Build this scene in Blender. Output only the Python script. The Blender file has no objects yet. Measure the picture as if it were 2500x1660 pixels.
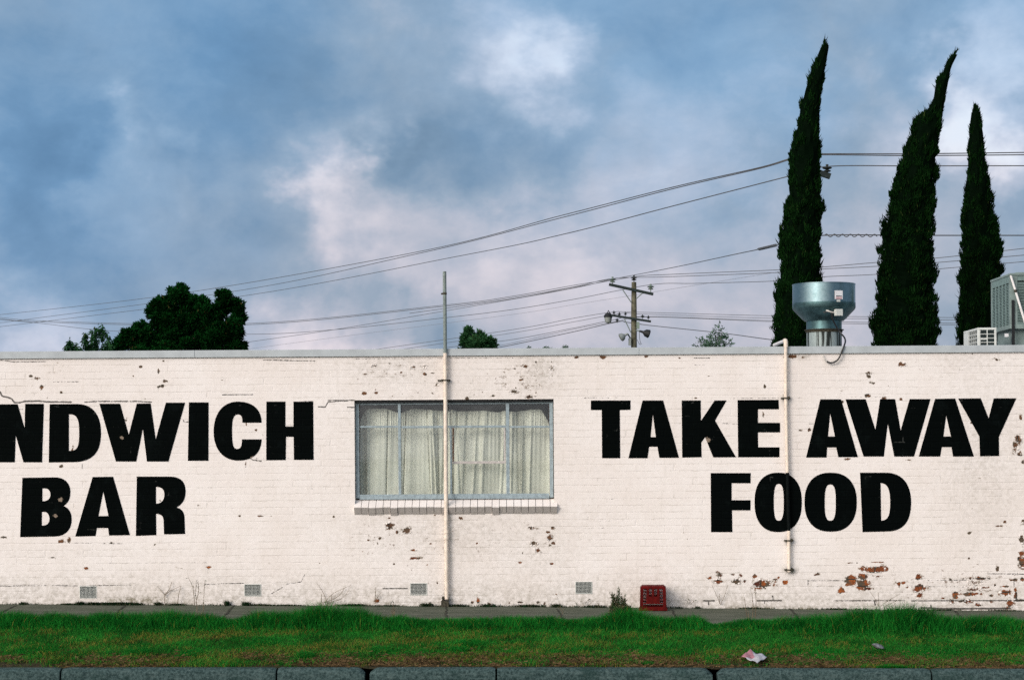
import bpy, math, random
import numpy as np
from mathutils import Vector, Matrix
from mathutils.geometry import tessellate_polygon

random.seed(7)
rng = np.random.default_rng(11)
C = bpy.context.scene.collection
SC = bpy.context.scene
R = math.radians

# ------------------------------------------------------------------ camera
F = 4861.0            # focal length in pixels of the 2500 px wide photograph (70 mm)
D = 25.06             # distance from the camera to the painted wall
H = 1.907             # eye height above the foot of the wall
HY = 1110.0           # row of the horizon
ROLL = 0.0065
cd = bpy.data.cameras.new('camera'); cam = bpy.data.objects.new('camera', cd); C.objects.link(cam)
cd.lens = 70.0; cd.sensor_width = 36.0; cd.sensor_fit = 'HORIZONTAL'
cd.shift_y = (HY - 830.0) / 2500.0
cd.clip_start = 0.5; cd.clip_end = 3000
cam.matrix_world = Matrix.Translation((0, 0, H)) @ Matrix.Rotation(math.pi/2, 4, 'X') @ Matrix.Rotation(-ROLL, 4, 'Z')
SC.camera = cam
SC.view_settings.view_transform = 'Standard'; SC.view_settings.look = 'None'
SC.view_settings.exposure = 0.0; SC.view_settings.gamma = 1.0
SC.view_settings.use_curve_mapping = False
SC.cycles.use_denoising = False
SC.cycles.max_bounces = 6; SC.cycles.transparent_max_bounces = 12
SC.cycles.caustics_reflective = False; SC.cycles.caustics_refractive = False

def at(px, py, Y=D):
    """world point at depth Y seen at photograph pixel (px, py)"""
    u, v = px - 1250.0, HY - py
    c, s = math.cos(ROLL), math.sin(ROLL)
    return Vector(((u*c + v*s)/F*Y, Y, H + (-u*s + v*c)/F*Y))
def Z1(x, y): return (x/2.7035, 820 + y/2.7035)
def Z2(x, y): return (800 + x/3.408, 840 + y/3.408)
def Z3(x, y): return (1400 + x/2.1473, 820 + y/2.1473)
def Z4(x, y): return (1900 + x/3.7333, 820 + y/3.7333)
def Z5(x, y): return (840 + x/4.218, 1200 + y/4.218)
def Z6(x, y): return (1700 + x/2.9525, 1300 + y/2.9525)

# ------------------------------------------------------------------ node helper
class G:
    def __init__(s, tree):
        s.t = tree; tree.nodes.clear()
    def n(s, typ, ins=None, **attrs):
        nd = s.t.nodes.new(typ)
        for k, v in attrs.items(): setattr(nd, k, v)
        for k, v in (ins or {}).items():
            if isinstance(v, bpy.types.NodeSocket): s.t.links.new(v, nd.inputs[k])
            else: nd.inputs[k].default_value = v
        return nd
    def m(s, op, a, b=0.0, c=0.0, clamp=False):
        return s.n('ShaderNodeMath', {0: a, 1: b, 2: c}, operation=op, use_clamp=clamp).outputs[0]
    def v(s, op, a, b=(0, 0, 0)):
        return s.n('ShaderNodeVectorMath', {0: a, 1: b}, operation=op).outputs[0]
    def mix(s, f, a, b, blend='MIX'):
        def c4(x): return x if isinstance(x, bpy.types.NodeSocket) else (*x[:3], 1)
        nd = s.n('ShaderNodeMix', {0: f, 6: c4(a), 7: c4(b)}, data_type='RGBA', blend_type=blend)
        return nd.outputs[2]
    def noise(s, vec, scale, detail=4.0, rough=0.5, dist=0.0):
        return s.n('ShaderNodeTexNoise', {'Vector': vec, 'Scale': scale, 'Detail': detail, 'Roughness': rough, 'Distortion': dist})
    def mr(s, v, a, b, c=0.0, d=1.0, kind='SMOOTHSTEP'):
        return s.n('ShaderNodeMapRange', {0: v, 1: a, 2: b, 3: c, 4: d}, interpolation_type=kind).outputs[0]
    def ramp(s, f, stops):
        nd = s.n('ShaderNodeValToRGB', {0: f}); e = nd.color_ramp.elements
        while len(e) < len(stops): e.new(0.5)
        for i, (p, col) in enumerate(stops): e[i].position = p; e[i].color = (*col, 1)
        return nd.outputs[0]
    def pos(s): return s.n('ShaderNodeNewGeometry').outputs['Position']
    def obj(s): return s.n('ShaderNodeTexCoord').outputs['Object']
    def attr(s, name): return s.n('ShaderNodeAttribute', attribute_name=name).outputs['Fac']

# ------------------------------------------------------------------ sun and sky
SUN = Vector((-0.62, -0.74, 0.40)).normalized()
sd = bpy.data.lights.new('sun', 'SUN'); so = bpy.data.objects.new('sun', sd); C.objects.link(so)
sd.energy = 1.5; sd.angle = R(24); sd.color = (1.0, 0.90, 0.815)
so.rotation_euler = SUN.to_track_quat('Z', 'Y').to_euler()

world = bpy.data.worlds.new('World'); SC.world = world; world.use_nodes = True
g = G(world.node_tree)
dirv = g.n('ShaderNodeTexCoord').outputs['Generated']
sky = g.n('ShaderNodeTexSky', sky_type='NISHITA', sun_disc=False, sun_elevation=math.asin(SUN.z),
          sun_rotation=math.atan2(SUN.x, SUN.y)).outputs[0]
def wdir(px, py):
    p = at(px, py, 1.0); return Vector((p.x, p.y, p.z - H)).normalized()
stretch = g.v('MULTIPLY', dirv, (1.0, 1.0, 1.35))
w1 = g.noise(stretch, 9.0, 3.0, 0.5).outputs['Color']
w2 = g.noise(stretch, 28.0, 4.0, 0.55).outputs['Color']
warp = g.v('ADD', g.v('MULTIPLY', g.v('SUBTRACT', w1, (.5, .5, .5)), (.10, .10, .08)),
           g.v('MULTIPLY', g.v('SUBTRACT', w2, (.5, .5, .5)), (.075, .075, .055)))
warp = g.v('ADD', warp, g.v('MULTIPLY', g.v('SUBTRACT', g.noise(stretch, 85.0, 5.0, 0.6).outputs['Color'], (.5, .5, .5)), (.014, .014, .011)))
dw = g.v('ADD', dirv, warp)
BLOBS = [(1290,110,170,.26),(1390,190,130,.20),(1200,240,220,.09),(840,380,120,.20),(885,450,110,.22),(950,540,160,.17),
 (1150,570,220,.16),(250,325,75,.15),(420,320,70,.11),(270,440,170,.12),(480,460,90,.12),(2290,335,130,.26),(2440,330,150,.34),
 (2370,400,120,.2),(2200,440,220,.12),(700,845,150,.30),(860,870,130,.25),(60,850,190,.28),(1250,730,380,.10),(1650,770,450,.14),
 (1600,390,220,.10),(2480,80,170,.16),(2440,140,120,.1),(620,800,300,.05),(1500,640,250,.08),(2100,780,350,.12),(2050,240,160,.08),
 (1110,410,210,-.27),(980,380,110,-.10),(1320,430,190,-.20),(1500,450,160,-.10),(640,560,220,-.10),(520,410,130,-.12),(60,560,220,-.15),
 (20,420,190,-.16),(450,170,450,-.08),(1600,230,240,-.07),(300,640,260,-.11),(1010,800,140,-.20),(1100,830,100,-.15),
 (1650,530,280,-.10),(2120,500,220,-.11),(20,230,260,-.12),(1950,430,150,-.06),(640,120,260,-.07),(1000,250,200,-.05),(700,620,150,-.06),(760,120,200,-.05),(150,740,150,-.05),
 (1250,640,520,.09),(380,720,420,.07),(1800,620,420,.07),(1700,330,240,.06),(900,700,300,.05),(2250,200,150,-.07),(1350,330,140,-.06)]
B = g.m('MULTIPLY', g.m('SUBTRACT', g.noise(stretch, 13.0, 7.0, 0.6, .35).outputs[0], 0.5), 0.56)
B = g.m('ADD', B, g.m('MULTIPLY', g.m('SUBTRACT', g.noise(stretch, 45.0, 6.0, 0.6).outputs[0], 0.5), 0.22))
B = g.m('ADD', B, 0.415)
for px, py, r, a in BLOBS:
    dd = g.n('ShaderNodeVectorMath', {0: dw, 1: tuple(wdir(px, py))}, operation='DISTANCE').outputs['Value']
    B = g.m('ADD', B, g.mr(dd, 0.0, r*1.35/F, a, 0.0))
sep = g.n('ShaderNodeSeparateXYZ', {0: dirv}).outputs
cl = g.ramp(B, [(0.0, (.125,.215,.33)), (.25, (.195,.305,.44)), (.46, (.315,.41,.53)), (.64, (.50,.54,.64)), (.82, (.74,.72,.785)), (1.0, (.90,.87,.90))])
bl = None
for px, py, r in [(30, 430, 700), (420, 60, 600), (1500, -80, 650), (2480, 20, 500), (1750, 150, 450)]:
    dd = g.n('ShaderNodeVectorMath', {0: dw, 1: tuple(wdir(px, py))}, operation='DISTANCE').outputs['Value']
    b_ = g.mr(dd, 0.0, r*1.3/F, 1.0, 0.0); bl = b_ if bl is None else g.m('MAXIMUM', bl, b_)
cl = g.mix(bl, cl, g.mix(1.0, cl, (.80, 1.03, 1.20), 'MULTIPLY'))
warmh = g.mr(sep[2], 0.20, 0.04, 0.0, 0.75)                     # nearer the horizon the cloud is pinker
cl = g.mix(warmh, cl, g.mix(1.0, cl, (1.07, 0.975, 0.975), 'MULTIPLY'))
sun_d = g.n('ShaderNodeVectorMath', {0: dirv, 1: tuple(SUN)}, operation='DOT_PRODUCT').outputs['Value']
glow = g.m('POWER', g.m('MAXIMUM', sun_d, 0.0), 5.0)
cl = g.mix(1.0, cl, g.mix(glow, (0, 0, 0), (3.95, 3.45, 3.0)), 'ADD')
both = g.mix(0.93, g.mix(1.0, sky, (0.08, 0.08, 0.08), 'MULTIPLY'), cl)
bg = g.n('ShaderNodeBackground', {'Color': both, 'Strength': 1.0})
g.n('ShaderNodeOutputWorld', {'Surface': bg.outputs[0]})

# ------------------------------------------------------------------ materials
def mat(name):
    m = bpy.data.materials.new(name); m.use_nodes = True
    return m, G(m.node_tree)
def out(g, col, rough=0.8, metal=0.0, bump=None, bs=0.3, bd=0.01, spec=0.3):
    ins = {'Base Color': col if isinstance(col, bpy.types.NodeSocket) else (*col[:3], 1), 'Roughness': rough, 'Metallic': metal, 'Specular IOR Level': spec}
    if bump is not None:
        ins['Normal'] = g.n('ShaderNodeBump', {'Height': bump, 'Strength': bs, 'Distance': bd}).outputs[0]
    p = g.n('ShaderNodeBsdfPrincipled', ins)
    g.n('ShaderNodeOutputMaterial', {'Surface': p.outputs[0]})
def simple(name, col, rough=0.7, metal=0.0, var=0.15, scale=12.0, spec=0.3, bs=0.15, dirt=None, coord='pos'):
    m, g = mat(name); v = g.pos() if coord == 'pos' else g.obj()
    n1 = g.noise(v, scale, 6, .65).outputs[0]
    dark = tuple(c*(1-var*1.6) for c in col); lite = tuple(min(1, c*(1+var)) for c in col)
    c = g.mix(g.mr(n1, .3, .7), dark, lite)
    if dirt:
        n2 = g.noise(v, scale*3.1, 8, .7).outputs[0]
        c = g.mix(g.mr(n2, dirt[1], dirt[1]+.06), c, dirt[0])
    out(g, c, rough, metal, n1, bs, .004, spec)
    return m

def wall_coords(g):
    p = g.pos()
    nz = g.noise(p, 7.0, 3, .5).outputs['Color']
    q = g.v('ADD', p, g.v('MULTIPLY', g.v('SUBTRACT', nz, (.5,.5,.5)), (.030, 0, .022)))
    s = g.n('ShaderNodeSeparateXYZ', {0: q}).outputs
    uv = g.n('ShaderNodeCombineXYZ', {0: s[0], 1: g.m('ADD', s[2], 0.031), 2: 0.0}).outputs[0]
    return p, uv
def brick_tex(g, uv, mortar=.011, smooth=.6):
    return g.n('ShaderNodeTexBrick', {'Vector': uv, 'Color1': (.085,.018,.011,1), 'Color2': (.44,.125,.028,1), 'Mortar': (.22,.19,.16,1),
        'Scale': 1.0, 'Mortar Size': mortar, 'Mortar Smooth': smooth, 'Bias': 0.0, 'Brick Width': .24, 'Row Height': .086})

def make_wall_mat(name, attrs=True, k=1.0):
    m, g = mat(name)
    p, uv = wall_coords(g)
    bt = brick_tex(g, uv)
    zz = g.n('ShaderNodeSeparateXYZ', {0: uv}).outputs[1]
    row = g.m('ABSOLUTE', g.m('SUBTRACT', g.m('FRACT', g.m('DIVIDE', zz, .086)), .5))
    course = g.mr(row, .40, .485)
    jn = g.noise(g.v('MULTIPLY', p, (1., 1., 2.2)), 2.9, 6, .7).outputs[0]
    joint = g.m('MAXIMUM', g.m('MULTIPLY', course, g.mr(jn, .40, .62, .10, .9)), g.m('MULTIPLY', bt.outputs['Fac'], g.mr(g.noise(p, 5.1, 6, .7).outputs[0], .50, .66, .02, .75)))
    hardj = bt.outputs['Fac']
    brand = g.n('ShaderNodeSeparateXYZ', {0: g.n('ShaderNodeTexBrick', {'Vector': uv, 'Color1': (0,0,0,1), 'Color2': (1,1,1,1), 'Mortar': (.5,.5,.5,1), 'Scale': 1.0, 'Mortar Size': .008, 'Brick Width': .24, 'Row Height': .086}).outputs['Color']}).outputs[0]
    fine = g.noise(p, 90.0, 5, .7).outputs[0]
    med = g.noise(p, 22.0, 6, .65).outputs[0]
    big = g.noise(p, 1.3, 5, .6).outputs[0]
    patch = g.noise(p, 3.7, 4, .6).outputs[0]
    st = g.noise(g.v('MULTIPLY', p, (9.0, 1.0, .7)), 1.6, 6, .65).outputs[0]
    # ---- paint
    paint = g.mix(g.mr(big, .3, .7), (.765*k,.715*k,.682*k), (.815*k,.777*k,.755*k))
    paint = g.mix(g.m('MULTIPLY', g.mr(med, .42, .8), .28), paint, (.60,.545,.49))
    paint = g.mix(g.m('MULTIPLY', g.mr(st, .52, .78), .24), paint, (.55,.51,.45))
    jm = g.m('MULTIPLY', joint, g.mr(g.m('ADD', patch, g.m('MULTIPLY', med, .35)), .52, .88))
    paint = g.mix(g.m('MULTIPLY', jm, .50), paint, (.42,.38,.33))
    # fine dark crackle in the joints here and there
    jl = g.m('MULTIPLY', g.mr(joint, .55, .85), g.mr(g.noise(p, 6.3, 8, .8).outputs[0], .60, .68))
    paint = g.mix(g.m('MULTIPLY', jl, .55), paint, (.16,.13,.11))
    sp = g.noise(p, 17.0, 9, .72).outputs[0]
    if attrs:
        grime, peel, crack, speck = g.attr('grime'), g.attr('peel'), g.attr('crack'), g.attr('speck')
        gm = g.m('MULTIPLY', grime, g.mr(g.m('ADD', med, g.m('MULTIPLY', fine, .4)), .45, .95), clamp=True)
        paint = g.mix(gm, paint, (.22,.20,.15))
        spk = g.mr(g.m('ADD', sp, g.m('MULTIPLY', speck, .135)), .725, .742)
        spk2 = g.mr(g.m('ADD', g.noise(g.v('MULTIPLY', p, (1., 1., 2.6)), 9.0, 10, .75).outputs[0], g.m('MULTIPLY', speck, .135)), .715, .727)
        pn = g.m('ADD', g.m('MULTIPLY', g.m('SUBTRACT', med, .5), 1.5), g.m('MULTIPLY', g.m('SUBTRACT', fine, .5), .9))
        pn = g.m('ADD', pn, g.m('ADD', g.m('MULTIPLY', g.m('SUBTRACT', g.noise(p, 10., 5, .65).outputs[0], .5), 1.6), g.m('MULTIPLY', g.m('SUBTRACT', brand, .5), .55)))
        pv = g.m('ADD', peel, g.m('MULTIPLY', pn, 1.05))
        pv = g.m('ADD', pv, g.m('MULTIPLY', hardj, g.m('MULTIPLY', peel, -.10)))
        pm = g.m('MULTIPLY', g.mr(pv, .55, .575), g.mr(peel, .10, .16))
        pe = g.m('MULTIPLY', g.mr(pv, .44, .47), g.mr(peel, .10, .16))
        cm = g.mr(g.m('ADD', crack, g.m('MULTIPLY', g.m('SUBTRACT', g.noise(p, 30., 5, .7).outputs[0], .5), 1.5)), .50, .60)
        cm = g.m('MULTIPLY', cm, g.mr(crack, .05, .15))
    else:
        spk = g.mr(sp, .74, .75); spk2 = pm = pe = cm = None
    # ---- what shows where the paint is gone
    bare = g.mix(g.mr(fine, .35, .7), bt.outputs['Color'], (.05,.018,.011))
    hz_ = g.n('ShaderNodeSeparateXYZ', {0: p}).outputs[2]
    bare = g.mix(g.m('MULTIPLY', g.mr(hz_, .55, .85), .72), bare, (.085,.055,.032))
    bare = g.mix(g.mr(g.noise(p, 6.0, 4, .6).outputs[0], .5, .6), bare, (.085,.065,.045))
    bare = g.mix(g.m('MULTIPLY', g.mr(hardj, .3, .7), .9), bare, (.03,.026,.02))
    col = g.mix(g.m('MULTIPLY', spk, .85), paint, (.17,.115,.085))
    if attrs:
        col = g.mix(g.m('MULTIPLY', spk2, .8), col, (.20,.15,.11))
        col = g.mix(g.m('MULTIPLY', pe, .75), col, (.36,.31,.24))
        col = g.mix(pm, col, bare)
        col = g.mix(g.m('MULTIPLY', cm, .88), col, (.04,.035,.03))
    h = g.m('ADD', g.m('MULTIPLY', joint, -.85), g.m('MULTIPLY', med, .55))
    h = g.m('ADD', h, g.m('MULTIPLY', fine, .22))
    h = g.m('ADD', h, g.m('MULTIPLY', patch, .8))
    if attrs: h = g.m('ADD', h, g.m('MULTIPLY', pm, -.6)); h = g.m('ADD', h, g.m('MULTIPLY', cm, -.8))
    out(g, col, .75, 0, h, .5, .006, .2)
    return m

M = {}
M['wall'] = make_wall_mat('painted_brick')
M['sill'] = make_wall_mat('painted_sill', attrs=False, k=.98)

M['sill_end'] = make_wall_mat('shaded_sill_ends', attrs=False, k=.60)  # darker copy of the sill paint: shade of the down-tipped ends put into colour
m, g = mat('black_sign_paint'); M['black'] = m
p, uv = wall_coords(g); bt = brick_tex(g, uv)
med = g.noise(p, 22.0, 6, .65).outputs[0]; sp = g.noise(p, 13.0, 9, .72).outputs[0]
c = g.mix(g.m('MULTIPLY', g.mr(g.noise(p, 3., 8, .75).outputs[0], .52, .75), .5), (.0012,.0022,.0022), (.006,.010,.010))
c = g.mix(g.m('MULTIPLY', g.mr(sp, .755, .77), .7), c, (.30,.28,.25))
c = g.mix(g.m('MULTIPLY', g.m('MULTIPLY', g.mr(bt.outputs['Fac'], .6, .95), g.mr(g.noise(p, 5., 6, .7).outputs[0], .6, .68)), .5), c, (.07,.075,.07))
for (cx, cy, rr) in [(*Z1(805,672), 5.5), (*Z1(400,1080), 6.5), (*Z1(365,1184), 6), (*Z1(1665,805), 6), (*Z3(705,545), 8)]:
    w = at(cx, cy)
    dd = g.n('ShaderNodeVectorMath', {0: g.v('MULTIPLY', p, (1, 0, 1.25)), 1: (w.x, 0, w.z*1.25)}, operation='DISTANCE').outputs['Value']
    ms = g.mr(g.m('ADD', g.m('DIVIDE', dd, rr/194.), g.m('MULTIPLY', g.m('SUBTRACT', g.noise(p, 40., 5, .7).outputs[0], .5), 2.2)), .95, .8)
    c = g.mix(g.m('MULTIPLY', ms, .9), c, (.25,.20,.155))
h = g.m('ADD', g.m('MULTIPLY', bt.outputs['Fac'], -.75), g.m('MULTIPLY', med, .5))
out(g, c, .7, 0, h, .5, .006, .02)

M['fascia'] = simple('fascia_metal', (.42,.465,.49), .5, .0, .07, 5., .4, .05, ((.33,.34,.35), .66))
M['roof'] = simple('roof_sheet', (.35,.35,.36), .6)
M['plain'] = simple('rendered_wall', (.62,.58,.54), .8)
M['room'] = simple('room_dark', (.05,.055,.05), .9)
M['frame'] = simple('window_frame_paint', (.28,.355,.39), .5, 0, .16, 25., .4, .2, ((.16,.17,.15), .66))
M['rust'] = simple('rusty_steel', (.16,.075,.04), .85, 0, .5, 40., .2, .3, ((.38,.40,.40), .54))
M['sash'] = simple('sash_paint', (.50,.47,.45), .6, 0, .12, 25., .3, .2, ((.14,.08,.05), .63))
M['cream'] = simple('cream_pipe_paint', (.76,.66,.56), .5, 0, .10, 14., .4, .15, ((.34,.25,.18), .665))
M['pole_grey'] = simple('weathered_grey_steel', (.20,.245,.235), .6, .0, .2, 30.)
M['pipe_black'] = simple('black_pipe_paint', (.003,.005,.005), .6, 0, .3, 30., .05)
M['rubber'] = simple('black_rubber', (.012,.013,.014), .45, 0, .2, 30., .5)
M['conduit'] = simple('pale_conduit', (.62,.60,.56), .5)
M['dark_iron'] = simple('dark_rusty_iron', (.055,.05,.035), .85, 0, .5, 60.)
M['galv_dull'] = simple('dull_galvanised', (.085,.16,.17), .38, .85, .25, 9., .5, .15)
m, g = mat('streaked_galvanised'); M['galv_streak'] = m
o = g.pos(); st = g.noise(g.v('MULTIPLY', o, (26., 26., .9)), 1., 5, .7).outputs[0]
out(g, g.mix(g.mr(st, .46, .56), (.30,.36,.36), (.015,.02,.018)), .55, .3, st, .1)
m, g = mat('galvanised'); M['galv'] = m
o = g.pos(); vo = g.n('ShaderNodeTexVoronoi', {'Vector': o, 'Scale': 55.0}).outputs['Color']
vb = g.n('ShaderNodeSeparateXYZ', {0: vo}).outputs[0]; n2 = g.noise(o, 7., 6, .65).outputs[0]
c = g.mix(g.m('MULTIPLY', vb, .35), (.17,.26,.29), (.30,.385,.41)); c = g.mix(g.m('MULTIPLY', g.mr(n2, .5, .75), .6), c, (.09,.155,.165))
out(g, c, g.mr(n2, .3, .7, .20, .34), .95, n2, .06, .004, .5)
M['cooler'] = simple('cooler_plastic', (.185,.245,.235), .6, 0, .12, 8., .3, .1, ((.12,.14,.12), .66))
M['cooler_lou'] = simple('cooler_louvre', (.155,.225,.215), .6, 0, .15, 20.)
M['slot'] = simple('dark_slot', (.012,.022,.022), .8, 0, .2, 20.)
M['ac_white'] = simple('ac_white_enamel', (.60,.63,.60), .45, 0, .06, 14.)
M['white_pipe'] = simple('white_plastic_pipe', (.72,.71,.70), .45, 0, .06, 14.)
M['sticker'] = simple('sticker_white', (.74,.75,.78), .5, 0, .06)
M['sticker_pink'] = simple('sticker_pink', (.55,.38,.40), .5, 0, .06)
M['timber'] = simple('weathered_pole_timber', (.12,.115,.08), .85, 0, .35, 5., .2, .4)
M['arm'] = simple('dark_crossarm_timber', (.018,.028,.028), .85, 0, .3, 9.)
M['porcelain'] = simple('porcelain', (.20,.26,.22), .3, 0, .2, 20., .5)
M['brown_pin'] = simple('dark_insulator', (.025,.03,.028), .4, 0, .2, 20., .5)
M['lamp_grey'] = simple('lamp_alloy', (.28,.31,.30), .5, .3, .15, 20.)
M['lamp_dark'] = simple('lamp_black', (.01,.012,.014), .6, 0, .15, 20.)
M['wire'] = simple('wire_metal', (.085,.09,.10), .6, .0, .1, 5.)
M['wire_thin'] = simple('wire_faint', (.15,.15,.17), .6, .0, .1, 5.)
M['crate'] = simple('red_crate_plastic', (.085,.0035,.003), .6, 0, .22, 16., .08, .1, ((.08,.012,.01), .64))
M['bark'] = simple('bark', (.09,.07,.05), .9, 0, .4, 9., .2, .6)
M['gum_bark'] = simple('pale_bark', (.20,.17,.13), .9, 0, .4, 9., .2, .5)
M['bluestone'] = None
m, g = mat('bluestone_kerb'); M['bluestone'] = m
o = g.pos(); n1 = g.noise(o, 38., 8, .75).outputs[0]; n2 = g.noise(o, 3.2, 6, .6).outputs[0]
c = g.mix(g.mr(n1, .38, .62), (.018,.036,.036), (.070,.112,.110))
c = g.mix(g.m('MULTIPLY', g.mr(n2, .48, .66), .6), c, (.016,.038,.034))
c = g.mix(g.m('MULTIPLY', g.mr(g.noise(o, 120., 3, .6).outputs[0], .62, .68), .4), c, (.12,.14,.12))
nz = g.n('ShaderNodeSeparateXYZ', {0: g.n('ShaderNodeNewGeometry').outputs['Normal']}).outputs[2]
c = g.mix(g.m('MULTIPLY', g.mr(g.noise(g.v('MULTIPLY', o, (1., 1., 5.)), 6., 6, .7).outputs[0], .52, .66), .5), c, (.10,.145,.14))
out(g, c, .85, 0, g.m('ADD', n1, g.m('MULTIPLY', n2, 2.)), .8, .012, .05)

m, g = mat('old_asphalt_path'); M['path'] = m
o = g.pos(); n1 = g.noise(o, 70., 7, .75).outputs[0]; n2 = g.noise(g.v('MULTIPLY', o, (1., 3., 1.)), 1.8, 6, .65).outputs[0]
c = g.mix(g.mr(n1, .36, .64), (.040,.055,.036), (.105,.110,.085)); c = g.mix(g.m('MULTIPLY', g.mr(n2, .42, .62), .55), c, (.125,.13,.105))
c = g.mix(g.m('MULTIPLY', g.mr(g.noise(o, 9., 7, .7).outputs[0], .58, .68), .5), c, (.05,.055,.03))
out(g, c, .95, 0, n1, .5, .006, .1)
M['seam'] = simple('path_joint_dirt', (.018,.02,.012), .95)
M['asphalt'] = simple('road_asphalt', (.05,.05,.052), .9, 0, .25, 50.)
m, g = mat('verge_soil'); M['soil'] = m
o = g.pos(); n1 = g.noise(o, 34., 8, .75).outputs[0]; n2 = g.noise(o, 2.6, 6, .65).outputs[0]
c = g.mix(g.mr(n1, .38, .66), (.018,.016,.009), (.085,.065,.035)); c = g.mix(g.m('MULTIPLY', g.mr(n2, .42, .6), .6), c, (.02,.035,.012))
out(g, c, .95, 0, n1, .8, .02, .1)
M['ground'] = simple('far_ground', (.07,.085,.045), .95, 0, .3, .6)

def blade_mat(name, a, b, dry, rough=.6, trans=.25):
    m, g = mat(name)
    t, d = g.attr('tint'), g.attr('dry')
    c = g.mix(t, a, b); c = g.mix(d, c, dry)
    p = g.n('ShaderNodeBsdfPrincipled', {'Base Color': c, 'Roughness': rough, 'Specular IOR Level': .015})
    tr = g.n('ShaderNodeBsdfTranslucent', {'Color': c})
    ms = g.n('ShaderNodeMixShader', {0: trans, 1: p.outputs[0], 2: tr.outputs[0]})
    g.n('ShaderNodeOutputMaterial', {'Surface': ms.outputs[0]})
    return m
M['grass'] = blade_mat('grass_blades', (.003,.058,.008), (.022,.275,.032), (.27,.20,.045))
M['weed'] = blade_mat('weed_leaves', (.008,.028,.012), (.035,.10,.035), (.20,.16,.10))
M['cyp'] = blade_mat('cypress_foliage', (.0010,.0045,.0015), (.008,.036,.007), (.05,.07,.02), .7, .12)
M['gum'] = blade_mat('gum_foliage', (.0015,.012,.003), (.006,.055,.010), (.10,.08,.03), .6, .15)
M['leafy'] = blade_mat('light_foliage', (.012,.045,.018), (.045,.13,.05), (.12,.10,.04), .6, .25)
M['pale_leaf'] = blade_mat('pale_foliage', (.05,.10,.07), (.13,.22,.15), (.2,.2,.12), .6, .3)
M['stalk'] = simple('dry_stalk', (.16,.12,.075), .9, 0, .3, 40.)

m, g = mat('curtain_cloth'); M['curtain'] = m
o = g.pos(); n1 = g.noise(o, 3.5, 7, .7).outputs[0]
c = g.mix(g.mr(n1, .36, .66), (.73,.72,.66), (.88,.87,.81)); c = g.mix(g.m('MULTIPLY', g.mr(g.noise(o, 7., 8, .75).outputs[0], .56, .70), .35), c, (.48,.47,.36))
p = g.n('ShaderNodeBsdfPrincipled', {'Base Color': c, 'Roughness': .9, 'Specular IOR Level': .1})
tr = g.n('ShaderNodeBsdfTranslucent', {'Color': c})
g.n('ShaderNodeOutputMaterial', {'Surface': g.n('ShaderNodeMixShader', {0: .15, 1: p.outputs[0], 2: tr.outputs[0]}).outputs[0]})

m, g = mat('dusty_glass'); M['glass'] = m
o = g.pos(); n1 = g.noise(o, 5., 8, .7).outputs[0]
geo = g.n('ShaderNodeNewGeometry'); cs_ = g.m('ABSOLUTE', g.n('ShaderNodeVectorMath', {0: geo.outputs['Incoming'], 1: geo.outputs['Normal']}, operation='DOT_PRODUCT').outputs['Value'])
lw = g.m('ADD', .06, g.m('MULTIPLY', .9, g.m('POWER', g.m('SUBTRACT', 1.0, cs_), 5.0)))
gl = g.n('ShaderNodeBsdfGlossy', {'Color': (.9,.95,1,1), 'Roughness': .03, 'Normal': g.n('ShaderNodeBump', {'Height': g.noise(o, 1.1, 1, .4).outputs[0], 'Strength': .03, 'Distance': .02}).outputs[0]})
tp = g.n('ShaderNodeBsdfTransparent', {'Color': (.90,.94,.91,1)})
dust = g.n('ShaderNodeBsdfDiffuse', {'Color': (.42,.45,.42,1)})
a = g.n('ShaderNodeMixShader', {0: g.m('MULTIPLY', lw, .9), 1: tp.outputs[0], 2: gl.outputs[0]})
b = g.n('ShaderNodeMixShader', {0: g.mr(n1, .35, .8, .02, .12), 1: a.outputs[0], 2: dust.outputs[0]})
g.n('ShaderNodeOutputMaterial', {'Surface': b.outputs[0]})

m, g = mat('printed_paper'); M['paper'] = m
o = g.obj(); s = g.n('ShaderNodeSeparateXYZ', {0: o}).outputs
c = g.mix(g.mr(s[0], .0, .012), (.36,.16,.19), (.36,.37,.42))
c = g.mix(g.mr(s[1], -.035, -.045), c, (.42,.42,.45))
ck = g.noise(g.v('MULTIPLY', o, (1., 2.5, 1.)), 34., 3, .6).outputs[0]
c = g.mix(g.m('MULTIPLY', g.mr(ck, .60, .64), .7), c, (.07,.06,.10))
out(g, c, .7, 0, ck, .2)

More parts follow.
